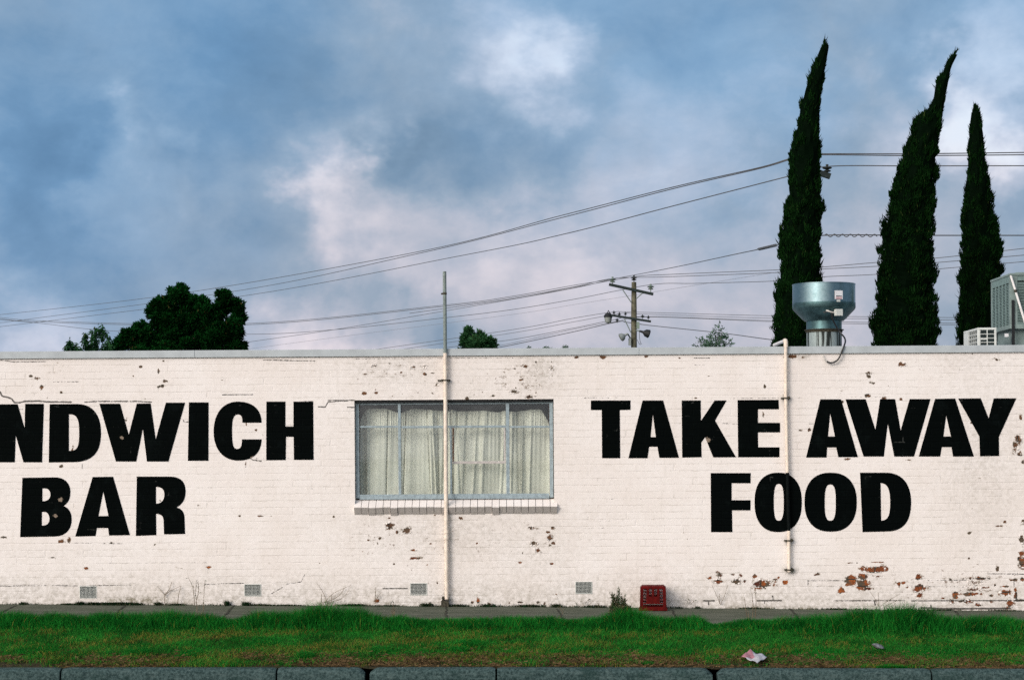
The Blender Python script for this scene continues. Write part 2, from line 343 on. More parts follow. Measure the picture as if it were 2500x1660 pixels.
# ------------------------------------------------------------------ object helpers
ORG = {}
def meta(o, label=None, cat=None, group=None, kind=None):
    if label: o['label'] = label
    if cat: o['category'] = cat
    if group: o['group'] = group
    if kind: o['kind'] = kind
    return o
def empty(name, loc, label, cat, group=None):
    o = bpy.data.objects.new(name, None); C.objects.link(o); o.location = loc; o.empty_display_size = .2
    ORG[o] = Vector(loc)
    return meta(o, label, cat, group)
def link(name, me, parent=None, loc=None):
    o = bpy.data.objects.new(name, me); C.objects.link(o)
    org = Vector(loc) if loc is not None else (ORG[parent].copy() if parent else Vector((0,0,0)))
    ORG[o] = org
    if parent: o.parent = parent; o.location = org - ORG[parent]
    else: o.location = org
    return o, org
class MB:
    def __init__(s): s.v = []; s.f = []; s.mi = []; s.k = 0
    def add(s, vs, fs):
        b = len(s.v); s.v += [Vector(x) for x in vs]
        for f in fs: s.f.append([b+i for i in f]); s.mi.append(s.k)
        return s
    def box(s, x0, x1, y0, y1, z0, z1, rz=0.0, about=None):
        vs = [Vector((x, y, z)) for z in (z0, z1) for y in (y0, y1) for x in (x0, x1)]
        if rz:
            c = Vector(about) if about is not None else Vector(((x0+x1)/2, (y0+y1)/2, 0)); c.z = 0
            Rm = Matrix.Rotation(rz, 3, 'Z'); vs = [Rm @ (v-c) + c for v in vs]
        return s.add(vs, [(0,2,3,1),(4,5,7,6),(0,1,5,4),(2,6,7,3),(0,4,6,2),(1,3,7,5)])
    def bar(s, a, b, w, h, up=(0,0,1)):
        a, b = Vector(a), Vector(b); d = (b-a).normalized(); sx = d.cross(Vector(up)).normalized()*w/2; sy = sx.cross(d).normalized()*h/2
        vs = [p+i*sx+j*sy for p in (a, b) for i, j in ((-1,-1),(1,-1),(1,1),(-1,1))]
        return s.add(vs, [(0,1,2,3),(7,6,5,4),(0,4,5,1),(1,5,6,2),(2,6,7,3),(3,7,4,0)])
    def tube(s, pts, r, n=8, cap=True):
        pts = [Vector(p) for p in pts]; rs = r if isinstance(r, (list, tuple)) else [r]*len(pts)
        vs = []; prev = None
        for i, p in enumerate(pts):
            d = (pts[min(i+1, len(pts)-1)] - pts[max(i-1, 0)]).normalized()
            if prev is None: prev = d.orthogonal().normalized()
            prev = (prev - d*prev.dot(d)).normalized(); q = d.cross(prev)
            vs += [p + rs[i]*(math.cos(2*math.pi*j/n)*prev + math.sin(2*math.pi*j/n)*q) for j in range(n)]
        fs = [(i*n+j, i*n+(j+1) % n, (i+1)*n+(j+1) % n, (i+1)*n+j) for i in range(len(pts)-1) for j in range(n)]
        if cap: fs += [tuple(range(n))[::-1], tuple((len(pts)-1)*n+j for j in range(n))]
        return s.add(vs, fs)
    def lathe(s, c, prof, n=48, cap=True):
        c = Vector(c); vs = [c+Vector((r*math.cos(2*math.pi*j/n), r*math.sin(2*math.pi*j/n), z)) for r, z in prof for j in range(n)]
        fs = [(i*n+j, i*n+(j+1) % n, (i+1)*n+(j+1) % n, (i+1)*n+j) for i in range(len(prof)-1) for j in range(n)]
        if cap: fs += [tuple(range(n))[::-1], tuple((len(prof)-1)*n+j for j in range(n))]
        return s.add(vs, fs)
    def build(s, name, mats, parent=None, label=None, smooth=False, loc=None, bevel=0.0, **kw):
        me = bpy.data.meshes.new(name)
        o, org = link(name, me, parent, loc)
        me.from_pydata([tuple(v-org) for v in s.v], [], s.f)
        for mm in (mats if isinstance(mats, (list, tuple)) else [mats]): me.materials.append(mm)
        me.polygons.foreach_set('material_index', s.mi)
        if smooth:
            me.polygons.foreach_set('use_smooth', [True]*len(s.f)); me.set_sharp_from_angle(angle=R(38))
        me.update()
        if bevel:
            b = o.modifiers.new('bevel', 'BEVEL'); b.width = bevel; b.segments = 2; b.limit_method = 'ANGLE'; b.angle_limit = R(40)
        return meta(o, label, **kw)
def np_mesh(name, V, Fc, mt, parent=None, attrs=None, loc=None, smooth=False, **kw):
    me = bpy.data.meshes.new(name); o, org = link(name, me, parent, loc)
    V = np.asarray(V, np.float32) - np.array(org, np.float32); n, k = Fc.shape
    me.vertices.add(len(V)); me.vertices.foreach_set('co', V.ravel())
    me.loops.add(n*k); me.loops.foreach_set('vertex_index', Fc.astype(np.int32).ravel())
    me.polygons.add(n); me.polygons.foreach_set('loop_start', np.arange(0, n*k, k, dtype=np.int32))
    me.polygons.foreach_set('use_smooth', np.full(n, smooth))
    for nm, a in (attrs or {}).items():
        at_ = me.attributes.new(nm, 'FLOAT', 'POINT'); at_.data.foreach_set('value', np.asarray(a, np.float32).ravel())
    me.materials.append(mt); me.update(calc_edges=True); me.validate()
    return meta(o, **kw)
def smooth_line(pts, n=8):
    P = [Vector(p) for p in pts]; P = [2*P[0]-P[1]] + P + [2*P[-1]-P[-2]]; o_ = []
    for i in range(1, len(P)-2):
        a, b, c, d = P[i-1:i+3]
        for k in range(n):
            t = k/n; o_.append(.5*((2*b) + (c-a)*t + (2*a-5*b+4*c-d)*t*t + (3*b-a-3*c+d)*t**3))
    o_.append(P[-2]); return o_

# ------------------------------------------------------------------ ground profile (t = metres in front of the wall)
def prof(t):
    return np.interp(t, [-30, 0, 1.72, 2.2, 3.95, 4.15, 5], [0, 0, -.055, -.10, -.345, -.345, -.345])
def gz(x, t):
    x = np.asarray(x, float); t = np.asarray(t, float)
    s = np.where(x > 0, .0152, .0112) - .0014*np.clip(t, 0, 5)
    return prof(t) - s*x
def sheet(name, t0, t1, nx, nt, mt, dz=0.0, x0=-14., x1=14., rough=0.0, **kw):
    xs = np.linspace(x0, x1, nx); ts = np.linspace(t0, t1, nt)
    X, T = np.meshgrid(xs, ts)
    Zz = gz(X, T) + dz + (rng.normal(0, rough, X.shape) if rough else 0)
    V = np.stack([X, D-T, Zz], -1).reshape(-1, 3)
    i = np.arange(nt-1)[:, None]*nx + np.arange(nx-1)[None]; i = i.ravel()
    return np_mesh(name, V, np.stack([i, i+nx, i+nx+1, i+1], -1), mt, smooth=True, **kw)
# base sheet to the horizon, dipping under road and verge
mb = MB(); ys = [-900, 2, 3.2, 20.3, 21, D-1, D+.5, 60, 200, 1600]; zs = [.1, .1, -.66, -.66, -.62, -.35, -.35, -.15, -.15, -.15]
for i in range(len(ys)-1):
    mb.add([(-1500, ys[i], zs[i]), (1500, ys[i], zs[i]), (1500, ys[i+1], zs[i+1]), (-1500, ys[i+1], zs[i+1])], [(0,1,2,3)])
mb.build('ground', M['ground'], kind='structure')
sheet('path', -0.3, 1.78, 60, 8, M['path'], 0.0, kind='structure')
sheet('verge_soil', 1.70, 3.97, 500, 46, M['soil'], -.006, rough=.006, kind='structure')
mb = MB(); mb.add([(-40, 3.2, -.52), (40, 3.2, -.52), (40, D-4.0, -.52), (-40, D-4.0, -.52)], [(0,1,2,3)]); mb.build('road', M['asphalt'], kind='structure')
# joints across the path (dirt filled grooves)
def ground_at(px, py):
    """point of the sloping ground seen at a pixel"""
    lo, hi = -.2, 4.1
    for _ in range(40):
        t = (lo+hi)/2; p_ = at(px, py, D-t)
        if p_.z > gz(p_.x, t): hi = t
        else: lo = t
    return p_.x, t
mb = MB()
for (a, b) in [((1091,1473),(1090,1512)), ((572,1477),(540,1512)), ((305,1479),(280,1500)), ((38,1478),(0,1496)), ((1360,1486),(1378,1516)),
               ((1640,1490),(1665,1530)), ((1924,1480),(1950,1510)), ((560,1499),(672,1503)), ((2330,1490),(2370,1530)), ((2120,1482),(2140,1500))]:
    (xa, ta), (xb, tb) = ground_at(*a), ground_at(*b); tb = min(tb, 1.76)
    n = 14; L_, R_ = [], []
    for i in range(n+1):
        s = i/n; x = xa+(xb-xa)*s + random.gauss(0, .006); t = max(ta, 0.0)+(tb-max(ta, 0.0))*s; w = .009+random.random()*.009
        L_.append((x-w, D-t, gz(x, t)+.004)); R_.append((x+w, D-t, gz(x, t)+.004))
    for i in range(n): mb.add([L_[i], R_[i], R_[i+1], L_[i+1]], [(0,1,2,3)])
mb.build('path_joint', M['seam'], kind='structure')

# kerb stones along the verge
joints = [-1400, -900, -400, 145, 672, 893, 1208, 1742, 2270, 2800, 3400, 4000]
for i in range(len(joints)-1):
    xa = (joints[i]-1250)/F*(D-4.1) + .010; xb = (joints[i+1]-1250)/F*(D-4.1) - .010
    big_l = joints[i] in (893, 1742); big_r = joints[i+1] in (893, 1742)
    if big_l: xa += .018
    if big_r: xb -= .018
    n = 40; vs = []; 
    prof_k = [(3.955, -.25), (3.955, -.03), (3.97, -.004), (4.04, .0), (4.085, -.012), (4.115, -.035), (4.122, -.060), (4.130, -.122), (4.085, -.150), (4.085, -.25)]
    for j in range(n+1):
        s = j/n; x = xa + (xb-xa)*s
        e = 0.0
        for big, dist in ((big_l, x-xa), (big_r, xb-x)):
            rr = .10 if big else .022
            if dist < rr: e = max(e, (1-dist/rr)**2.2*(.055 if big else .010))
        jag = random.gauss(0, .0022)
        for k_, (t, dz) in enumerate(prof_k):
            z = gz(x, 4.0) + .012 + dz - (e if k_ in (1, 2, 3, 4, 5) else 0) + (jag if k_ in (3, 4, 5) else 0)
            vs.append((x, D-t + random.gauss(0, .0012), z))
    K = len(prof_k); fs = [(j*K+k_, (j+1)*K+k_, (j+1)*K+k_+1, j*K+k_+1) for j in range(n) for k_ in range(K-1)]
    fs += [tuple(range(K)), tuple(n*K + k_ for k_ in range(K))[::-1]]
    mb = MB(); mb.add(vs, fs); mb.build('kerb_stone', M['bluestone'], smooth=True, kind='structure')

# ------------------------------------------------------------------ the building
WX0, WX1 = -9.2, 7.6
ZT = at(1250, 868).z                      # underside of the fascia
bld = empty('shop_building', ((WX0+WX1)/2, D, 0), 'long low white painted brick shop with big black lettering and one wide curtained window', 'building')
holes = []
wl, wt = at(*Z2(222, 480)).x, at(*Z2(1050, 462)).z
wr, wb = at(*Z2(1880, 480)).x, at(*Z2(1050, 1352)).z
holes.append((wl, wr, wb, wt))
vents = []
for (x0, x1, y0, y1) in [(195.5,234.5,1431.5,1458.5), (597.5,636.5,1426.5,1453.5), (1002.5,1041.5,1424,1451), (1405.5,1444.5,1420.5,1447.5)]:
    a, b = at(x0, y0), at(x1, y1); vents.append((a.x, b.x, b.z, a.z)); holes.append(vents[-1])
gx = np.arange(WX0, WX1+.001, .0105); gzv = np.arange(-.5, ZT+.03, .0098)
gx[-1] = WX1
for h in holes:
    for e in h[:2]: gx[np.argmin(abs(gx-e))] = e
    for e in h[2:]: gzv[np.argmin(abs(gzv-e))] = e
nx, nz_ = len(gx), len(gzv)
XX, ZZ = np.meshgrid(gx, gzv)
peel = np.zeros_like(XX); speck = np.zeros_like(XX); crack = np.zeros_like(XX); grime = np.zeros_like(XX)
def ell(A, px, py, rx, ry, s=1.0, p=2.0):
    w = at(px, py); rx /= 194.; ry /= 194.
    q = ((XX-w.x)/rx)**2 + ((ZZ-w.z)/ry)**2
    A[:] = np.maximum(A, (s*np.exp(-q**(p/2)*.75) if p < 2.9 else s*.95*np.exp(-q*.62)))
for (x, y, rx, ry) in [(470,368,70,30),(160,305,22,16),(150,348,40,14),(97,325,18,12),(265,300,30,9),(320,308,13,20),(295,350,26,16),(345,350,14,14),
    (425,315,12,12),(565,338,14,6),(1290,265,75,22),(1210,318,34,24),(1200,368,50,28),(1120,340,38,28),(1240,402,50,10),(1310,315,35,14),(1045,420,15,18),
    (1095,372,18,10),(1595,322,24,22),(1600,400,52,24),(1608,450,26,26),(2010,360,52,24),(2000,410,60,20),(2015,332,88,10),(1990,440,60,9),(2080,395,30,8),
    (2235,430,40,18),(2260,512,24,32),(1840,495,15,12),(1960,495,32,10),(1905,493,16,6),(1870,442,14,20),(2122,495,15,16),(2030,520,26,12),(1780,472,12,8),(1460,375,10,16),
    (1495,362,12,8),(1520,395,16,7),(2222,385,30,8),(2290,340,22,8),(2150,375,8,18),(2170,258,7,16),(640,355,14,12),(595,322,7,6),(870,300,16,8),(1830,338,30,11),
    (2122,452,12,8),(2300,440,10,40),(2330,485,40,7),(1105,217,18,5),(1160,217,10,4),(1965,183,8,6),(2350,45,22,30),(2350,120,18,32),(2345,190,26,22),(2352,235,18,28),(2350,330,14,16)]:
    ell(peel, *Z6(x, y), rx/2.95*1.03, ry/2.95*1.0, 1.0, 3.0)
for (x, y, rx, ry) in [(480,345,58,28),(645,400,42,30),(460,270,20,9),(370,480,16,13),(250,498,14,8),(855,480,15,7),(715,600,26,12),(690,680,15,10),(695,803,13,12),
    (510,745,9,8),(1925,370,34,14),(2155,370,24,25),(2100,420,16,12),(2118,475,24,32),(1950,535,38,22),(1995,605,34,26),(2155,528,22,15),(2120,553,15,8),(935,242,14,8),
    (545,415,8,12),(345,535,7,7),(305,545,7,7),(190,615,7,10),(895,535,14,5),(855,752,7,6),(1370,530,9,8),(1840,630,8,8),(1425,718,7,6),(865,945,8,16),(962,942,9,12),(470,972,8,8),(430,972,10,7),
    (1320,1143,14,10),(1490,1150,26,14),(1700,1148,8,14),(350,1125,26,14),(875,1140,22,12),(1380,1130,12,28),(1815,1140,26,8),(1990,1140,22,20),(2065,1150,16,16),(2185,1058,12,8),
    (1195,272,22,14),(2140,740,18,8),(1820,728,20,10),(720,685,60,14)]:
    ell(peel, *Z5(x, y), rx/4.218*.95, ry/4.218*.95, .95, 3.0)
for (x, y, rx, ry) in [(380,180,26,9),(515,160,14,9),(715,192,26,12),(800,187,32,10),(812,248,14,10),(870,242,24,5),(905,338,17,20),(300,408,18,12),(400,378,14,9),(408,402,16,9),
    (1640,187,18,12),(1735,155,10,16),(1860,150,10,9),(1862,195,18,25),(1835,188,10,9),(1605,297,22,8),(1545,395,34,17),(1375,430,34,14),(1688,440,46,13),(1160,450,16,10),(1735,400,8,12),
    (1285,400,8,7),(1220,420,9,9),(2065,112,22,9),(540,435,9,8),(620,415,6,6),(750,403,8,5),(870,410,20,9),(610,235,8,6),(485,248,7,6),(1868,265,7,5),(320,250,40,6),(1565,362,10,14),(1500,425,7,8),
    (48,1435,9,8),(86,1392,5,5),(1860,335,20,5),(1555,205,10,5)]:
    ell(peel, *Z2(x, y), rx/3.408*.85, ry/3.408*.85, .9, 3.0)
for (x, y, rx, ry) in [(1068,332,28,13),(1095,298,26,9),(205,265,12,6),(210,325,6,12),(245,290,16,20),(272,325,14,26),(1080,165,36,9),(1048,230,8,20),(930,203,10,7),(405,370,14,13),(880,262,8,12),
    (570,262,6,5),(380,178,14,5),(960,415,14,6),(310,412,8,10),(835,550,10,18),(475,640,8,14),(480,735,10,26),(1740,655,7,7),(1690,622,8,6),(405,855,12,14),(460,1345,16,20),(400,1355,26,14),(735,1363,12,9),
    (1022,1375,8,6),(855,1180,8,8),(1310,1118,22,8),(1060,1085,9,9),(1320,1175,8,5),(385,1540,8,8),(570,1530,14,9),(25,1328,26,9),(800,1290,6,6),(100,1183,6,5),(2110,1500,10,6),(1775,1500,7,5),(1720,1187,16,4),(1790,1187,12,4),
    (1580,1187,14,4),(2202,1192,5,8),(1625,585,6,16),(940,848,6,6),(1620,845,4,18),(1745,262,5,8),(1465,292,10,5),(2010,437,5,4),(340,1465,26,10),(1180,1530,30,12),(1380,1525,20,12)]:
    ell(peel, *Z1(x, y), rx/2.7035*.78, ry/2.7035*.78, .85, 3.0)
for (x, y, rx, ry) in [(15,112,14,6),(155,112,14,8),(382,108,9,5),(555,115,14,6),(1140,108,28,10),(1203,112,6,5),(1725,150,18,10),(2220,125,18,9),(2092,95,14,7),(1550,210,20,16),(1560,245,22,8),(1540,312,14,8),
    (1628,327,10,8),(1650,262,5,5),(1188,495,18,7),(1235,490,10,8),(2332,545,22,24),(2316,580,16,30),(2335,620,12,18),(2357,658,10,10),(2085,455,14,5),(1410,345,10,10),(1435,645,24,6),(1720,335,12,8),
    (2092,900,13,11),(2075,1032,18,7),(2262,972,8,8),(2355,970,14,16),(2352,1060,16,24),(2352,1130,18,30),(2350,1190,16,26),(2225,1218,7,16),(1705,640,4,4),(645,325,9,4),(310,302,4,10),(1590,1185,30,3),(1445,1190,12,4),
    (995,418,7,16),(1003,270,5,12),(1750,650,16,4),(2345,435,8,20),(1445,355,10,10),(1610,355,12,5),(2130,745,8,5),(2295,742,10,3),(2240,995,24,4),(595,1062,6,4),(273,178,5,4),(710,212,20,5),(578,1030,4,4)]:
    ell(peel, *Z3(x, y), rx/2.1473*.85, ry/2.1473*.85, .9, 3.0)
# denser flaking regions
for (px, py, rx, ry, s) in [(950,900,130,45,.9),(1000,930,250,55,.65),(1270,920,90,60,1.),(1100,1330,260,90,.75),(940,1310,110,80,.9),(1320,1320,60,70,.9),(1100,1225,260,14,1.),
    (2300,900,160,60,.6),(2120,940,150,60,.6),(2350,1420,200,70,1.0),(2150,1410,300,50,.7),(1800,1400,120,40,.6),(150,910,200,40,.6),(2400,1150,120,180,.45),(500,1400,600,30,.35),
    (220,1335,260,40,.25),(1100,1440,600,30,.55),(1250,870,1300,10,.55),(300,990,350,60,.35),(1750,880,60,12,.6)]:
    ell(speck, px, py, rx, ry, s, 2.5)
def line(A, pts, w=1.6, s=1.0, wob=1.2):
    P = [at(*q) for q in pts]
    for a, b in zip(P[:-1], P[1:]):
        x0, x1 = min(a.x, b.x)-.06, max(a.x, b.x)+.06; i0, i1 = np.searchsorted(gx, [x0, x1]); z0, z1 = min(a.z, b.z)-.06, max(a.z, b.z)+.06
        j0, j1 = np.searchsorted(gzv, [z0, z1]); sx, sz = XX[j0:j1, i0:i1], ZZ[j0:j1, i0:i1]
        if sx.size == 0: continue
        d = (b-a); L2 = d.x**2+d.z**2; t = np.clip(((sx-a.x)*d.x+(sz-a.z)*d.z)/max(L2, 1e-9), 0, 1)
        dist = np.hypot(sx-a.x-t*d.x, sz-a.z-t*d.z)
        A[j0:j1, i0:i1] = np.maximum(A[j0:j1, i0:i1], s*np.exp(-(dist/(w*1.08/194.))**2))
line(crack, [Z1(*q) for q in [(0,370),(15,398),(50,405),(78,415),(95,440),(130,440),(165,432),(250,430),(335,436),(470,436)]], 1.9, 1.25)
line(crack, [Z1(*q) for q in [(560,437),(640,432),(800,432),(905,432),(1000,437)]], 1.7, 1.0)
line(crack, [Z1(*q) for q in [(2000,430),(2075,432)]], 1.4, .7); line(crack, [Z1(*q) for q in [(2100,468),(2148,470),(2165,436),(2298,428)]], 1.5, .95)
line(crack, [Z2(0,468), Z2(220,468)], 1.5, .95); line(crack, [Z2(165,525), Z2(222,527)], 1.5, 1.)
line(crack, [Z1(0,483), Z1(60,490), Z1(150,483)], 1.2, .7); line(crack, [Z1(1210,555), Z1(1215,568), Z1(1245,568)], 1.2, .9)
line(crack, [Z1(1465,388), Z1(1670,388)], 1.4, .95); line(crack, [Z1(350,305), Z1(520,303)], 1.2, .75); line(crack, [Z1(0,160), Z1(90,172), Z1(300,170)], 1.4, .8)
line(crack, [Z1(1740,160), Z1(1860,162), Z1(2080,166)], 1.4, .9); line(crack, [Z1(1635,790), Z1(1668,818), Z1(1725,826)], 1.6, .9)
line(crack, [Z1(540,835), Z1(545,880)], 1.2, .8); line(crack, [Z1(1625,830), Z1(1623,865)], 1.2, .7); line(crack, [Z1(480,1365), Z1(820,1370)], 1.2, .7)
line(crack, [Z1(1230,1000), Z1(1600,1003), Z1(2290,1008)], 1.1, .48); line(crack, [Z1(1900,1135), Z1(2290,1138)], 1.1, .45)
line(crack, [(0,1430),(120,1428),(200,1430),(350,1426)], 1.3, .75); line(crack, [(500,1426),(595,1423)], 1.4, .85); line(crack, [(935,1436),(995,1436)], 1.6, 1.05)
line(crack, [(700,1425),(735,1420),(745,1400)], 1.2, .8); line(crack, [(660,1450),(690,1433)], 1.2, .8)
line(crack, [Z6(50,490), Z6(130,490)], 1.8, 1.2); line(crack, [Z6(88,490), Z6(90,518)], 1.8, 1.2); line(crack, [Z6(440,490), Z6(615,488)], 1.7, 1.1); line(crack, [Z6(490,490), Z6(492,512)], 1.4, 1.)
line(crack, [Z6(550,455), Z6(556,490)], 1.6, 1.1); line(crack, [Z6(990,490), Z6(1500,488)], 1.5, .9); line(crack, [Z6(1285,490), Z6(1290,520)], 2., 1.2)
line(crack, [Z6(1550,490), Z6(2362,488)], 1.7, 1.0); line(crack, [Z6(1620,540), Z6(1790,548), Z6(2260,545)], 2.1, 1.3); line(crack, [Z6(1690,520), Z6(1692,545)], 1.8, 1.2)
line(crack, [Z6(800,345), Z6(1080,345)], 1.2, .7); line(crack, [Z6(805,345), Z6(806,375)], 1.4, .95); line(crack, [Z6(1650,345), Z6(1940,340)], 1.3, .8); line(crack, [Z6(1650,388), Z6(1930,390)], 1.3, .7)
line(crack, [Z6(2100,295), Z6(2362,298)], 1.4, .9); line(crack, [Z6(2290,345), Z6(2290,390)], 1.2, .8); line(crack, [Z6(600,385), Z6(1180,388)], 1.1, .55); line(crack, [Z6(2305,430), Z6(2310,490), Z6(2362,488)], 2., 1.2)
line(crack, [Z3(840,327), Z3(1100,325)], 1.2, .65); line(crack, [Z3(1110,325), Z3(1620,320)], 1.1, .55); line(crack, [Z3(60,325), Z3(250,325)], 1.2, .6); line(crack, [Z3(632,115), Z3(715,117)], 1.4, .9); line(crack, [Z3(635,152), Z3(690,152)], 1.2, .8)
line(crack, [Z3(0,640), Z3(700,645)], 1., .42); line(crack, [Z3(0,855), Z3(700,852)], 1., .4); line(crack, [Z3(860,462), Z3(780,458)], 1.2, .7); line(crack, [Z3(1280,458), Z3(1235,460)], 1.2, .8)
for yy in range(1000, 1400, 17):
    x0 = random.uniform(0, 2300); line(crack, [(x0, yy), (x0+random.uniform(60, 240), yy+random.uniform(-2, 1))], 1.1, random.uniform(.35, .55))
base = gz(XX, 0.0)
line(crack, [(870+i*35, 876-.2*i) for i in range(13)], 1.2, .6)
grime = np.maximum(grime, 1.25*np.exp(-((ZZ-base)/.055)**1)*(.7+.6*np.sin(XX*2.3+np.sin(XX*5))))
grime = np.maximum(grime, .55*np.exp(-((ZZ-base)/.35)**2))
for (px, py, rx, ry, s) in [(1100,1300,240,70,.30),(1100,1020,250,120,.18),(950,900,120,40,.3),(1320,900,50,60,.45),(1930,1392,14,10,1.2),(1095,1300,10,120,.6),(1088,1460,20,18,1.4),
    (1960,865,14,8,1.3),(2380,880,80,40,.25),(330,1465,90,14,1.2),(180,1350,300,20,.12),(560,1460,60,20,.7),(2400,1130,90,200,.28),(1310,1350,100,100,.25),(1918,970,9,14,.9),(1927,1320,10,9,1.)]:
    ell(grime, px, py, rx, ry, s, 2.)
keep = np.ones((nz_-1, nx-1), bool)
cxm = (XX[:-1, :-1]+XX[1:, 1:])/2; czm = (ZZ[:-1, :-1]+ZZ[1:, 1:])/2
for (a, b, c_, d_) in holes: keep &= ~((cxm > a) & (cxm < b) & (czm > c_) & (czm < d_))
jj, ii = np.nonzero(keep); i0 = jj*nx + ii
V = np.stack([XX, np.full_like(XX, D), ZZ], -1).reshape(-1, 3)
Q = np.stack([i0, i0+1, i0+nx+1, i0+nx], -1)
# reveals, back and ends of the same wall
ex = []; exv = []
def quad(a, b, c_, d_):
    n0 = len(V) + len(exv); exv.extend([a, b, c_, d_]); ex.append((n0, n0+1, n0+2, n0+3))
TH = .23
for (a, b, c_, d_) in holes:
    quad((a, D, c_), (a, D+TH, c_), (a, D+TH, d_), (a, D, d_)); quad((b, D, c_), (b, D, d_), (b, D+TH, d_), (b, D+TH, c_))
    quad((a, D, d_), (a, D+TH, d_), (b, D+TH, d_), (b, D, d_)); quad((a, D, c_), (b, D, c_), (b, D+TH, c_), (a, D+TH, c_))
zt = gzv[-1]
for (xa, xb, za, zb) in [(WX0, wl, -.5, zt), (wr, WX1, -.5, zt), (wl, wr, -.5, wb), (wl, wr, wt, zt)]: quad((xa, D+TH, za), (xa, D+TH, zb), (xb, D+TH, zb), (xb, D+TH, za))
quad((WX0, D, -.5), (WX0, D, zt), (WX0, D+TH, zt), (WX0, D+TH, -.5)); quad((WX1, D, -.5), (WX1, D+TH, -.5), (WX1, D+TH, zt), (WX1, D, zt))
V = np.concatenate([V, np.array(exv)]); Q = np.concatenate([Q, np.array(ex)]); zpad = np.zeros(len(exv))
wall = np_mesh('wall', V, Q, M['wall'], bld, {'peel': np.concatenate([peel.ravel(), zpad]), 'speck': np.concatenate([speck.ravel(), zpad]),
    'crack': np.concatenate([crack.ravel(), zpad]), 'grime': np.concatenate([grime.ravel(), zpad])})

mb = MB()
mb.box(WX0, WX0+TH, D+TH+.002, D+11, -.5, 3.0); mb.box(WX1-TH, WX1, D+TH+.002, D+11, -.5, 3.0); mb.box(WX0+TH, WX1-TH, D+11-TH, D+11, -.5, 3.0)
mb.build('rear_wall', M['plain'], bld)
mb = MB(); mb.box(WX0+.02, WX1-.02, D+TH+.01, D+10.9, 2.86, 2.98); mb.build('roof', M['roof'], bld)
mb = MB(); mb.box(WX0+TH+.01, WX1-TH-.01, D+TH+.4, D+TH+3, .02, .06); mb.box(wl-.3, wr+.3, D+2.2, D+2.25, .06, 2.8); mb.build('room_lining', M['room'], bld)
# fascia capping in three lengths
ft = at(1250, 850.5).z; fb = ZT
segs = [WX0-.02, at(476, 860).x, at(1560, 855).x, WX1+.02]
for a, b in zip(segs[:-1], segs[1:]):
    mb = MB(); mb.box(a+.0015, b-.0015, D-.028, D+.012, fb, ft); mb.box(a+.0015, b-.0015, D+.012, D+TH+.03, ft-.03, ft-.003)
    mb.build('fascia', M['fascia'], bld, bevel=.003)
# brick on edge sill: sloping tops, ends tipped towards the ground
mb = MB(); n = 28; sw = (wr-wl+.05)/n
zs_t, zs_m, zs_b = at(*Z2(1050, 1290)).z, at(*Z2(1050, 1353)).z, at(*Z2(1050, 1416)).z
for i in range(n):
    x0 = wl-.008+i*sw; x1 = x0+sw-.006; j = random.gauss(0, .0022)
    pf = [(D+.10, zs_t), (D-.066+j, zs_m+j), (D-.002+j, zs_b+j), (D+.15, zs_t-.12)]
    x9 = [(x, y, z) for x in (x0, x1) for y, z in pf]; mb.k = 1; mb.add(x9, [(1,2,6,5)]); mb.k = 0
    mb.add(x9, [(0,1,5,4),(2,3,7,6),(3,0,4,7),(3,2,1,0),(4,5,6,7)])
mb.box(wl, wr+.03, D+.0, D+.09, zs_m-.06, zs_m-.004)
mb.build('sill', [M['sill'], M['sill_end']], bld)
# vents
vent_o = []
for (a, b, c_, d_) in vents:
    mb = MB(); nxv, nzv = 12, 8; e = .0
    mb.k = 1; mb.box(a, b, D+.03, D+.035, c_, d_); mb.k = 0
    bw = .0031
    for i in range(nxv+1):
        x = a+(b-a)*i/nxv; mb.box(max(a, x-bw/2), min(b, x+bw/2), D-.004, D+.008, c_, d_)
    for i in range(nzv+1):
        z = c_+(d_-c_)*i/nzv; mb.box(a, b, D-.0025, D+.006, max(c_, z-bw/2), min(d_, z+bw/2))
    f_ = .006
    mb.box(a-f_, b+f_, D-.006, D+.002, d_, d_+f_); mb.box(a-f_, b+f_, D-.006, D+.002, c_-f_, c_); mb.box(a-f_, a, D-.0055, D+.002, c_, d_); mb.box(b, b+f_, D-.0055, D+.002, c_, d_)
    mb.build('vent_grille', [M['ac_white'], M['slot']], bld)

# lifted paint flakes round the bare patches
mb = MB(); fr = random.Random(3)
FL = [(*Z6(x, y), rx/2.95, ry/2.95) for x, y, rx, ry in [(470,368,70,30),(160,305,24,18),(150,348,36,12),(295,350,26,16),(1290,265,75,22),(1200,368,50,28),(1600,400,52,26),(1605,450,26,26),(2010,360,52,24),(2000,410,60,20),(2235,430,40,18),(2260,512,24,30),(1840,495,15,12),(1960,495,30,9),(2030,520,26,12),(2015,332,88,10)]]
FL += [(*Z5(x, y), rx/4.218, ry/4.218) for x, y, rx, ry in [(480,345,58,28),(645,400,42,30),(1925,370,34,14),(2118,475,24,32),(1950,535,38,22),(1995,605,34,26),(715,600,26,12)]]
FL += [(*Z2(x, y), rx/3.408, ry/3.408) for x, y, rx, ry in [(715,192,26,12),(800,187,32,10),(1862,195,18,25),(1545,395,34,17),(1688,440,46,13),(905,338,17,20),(380,180,26,9)]]
FL += [(*Z3(x, y), rx/2.1473, ry/2.1473) for x, y, rx, ry in [(2332,545,22,24),(2316,580,16,30),(1725,150,18,10),(2352,1060,16,24),(2350,1190,16,26)]]
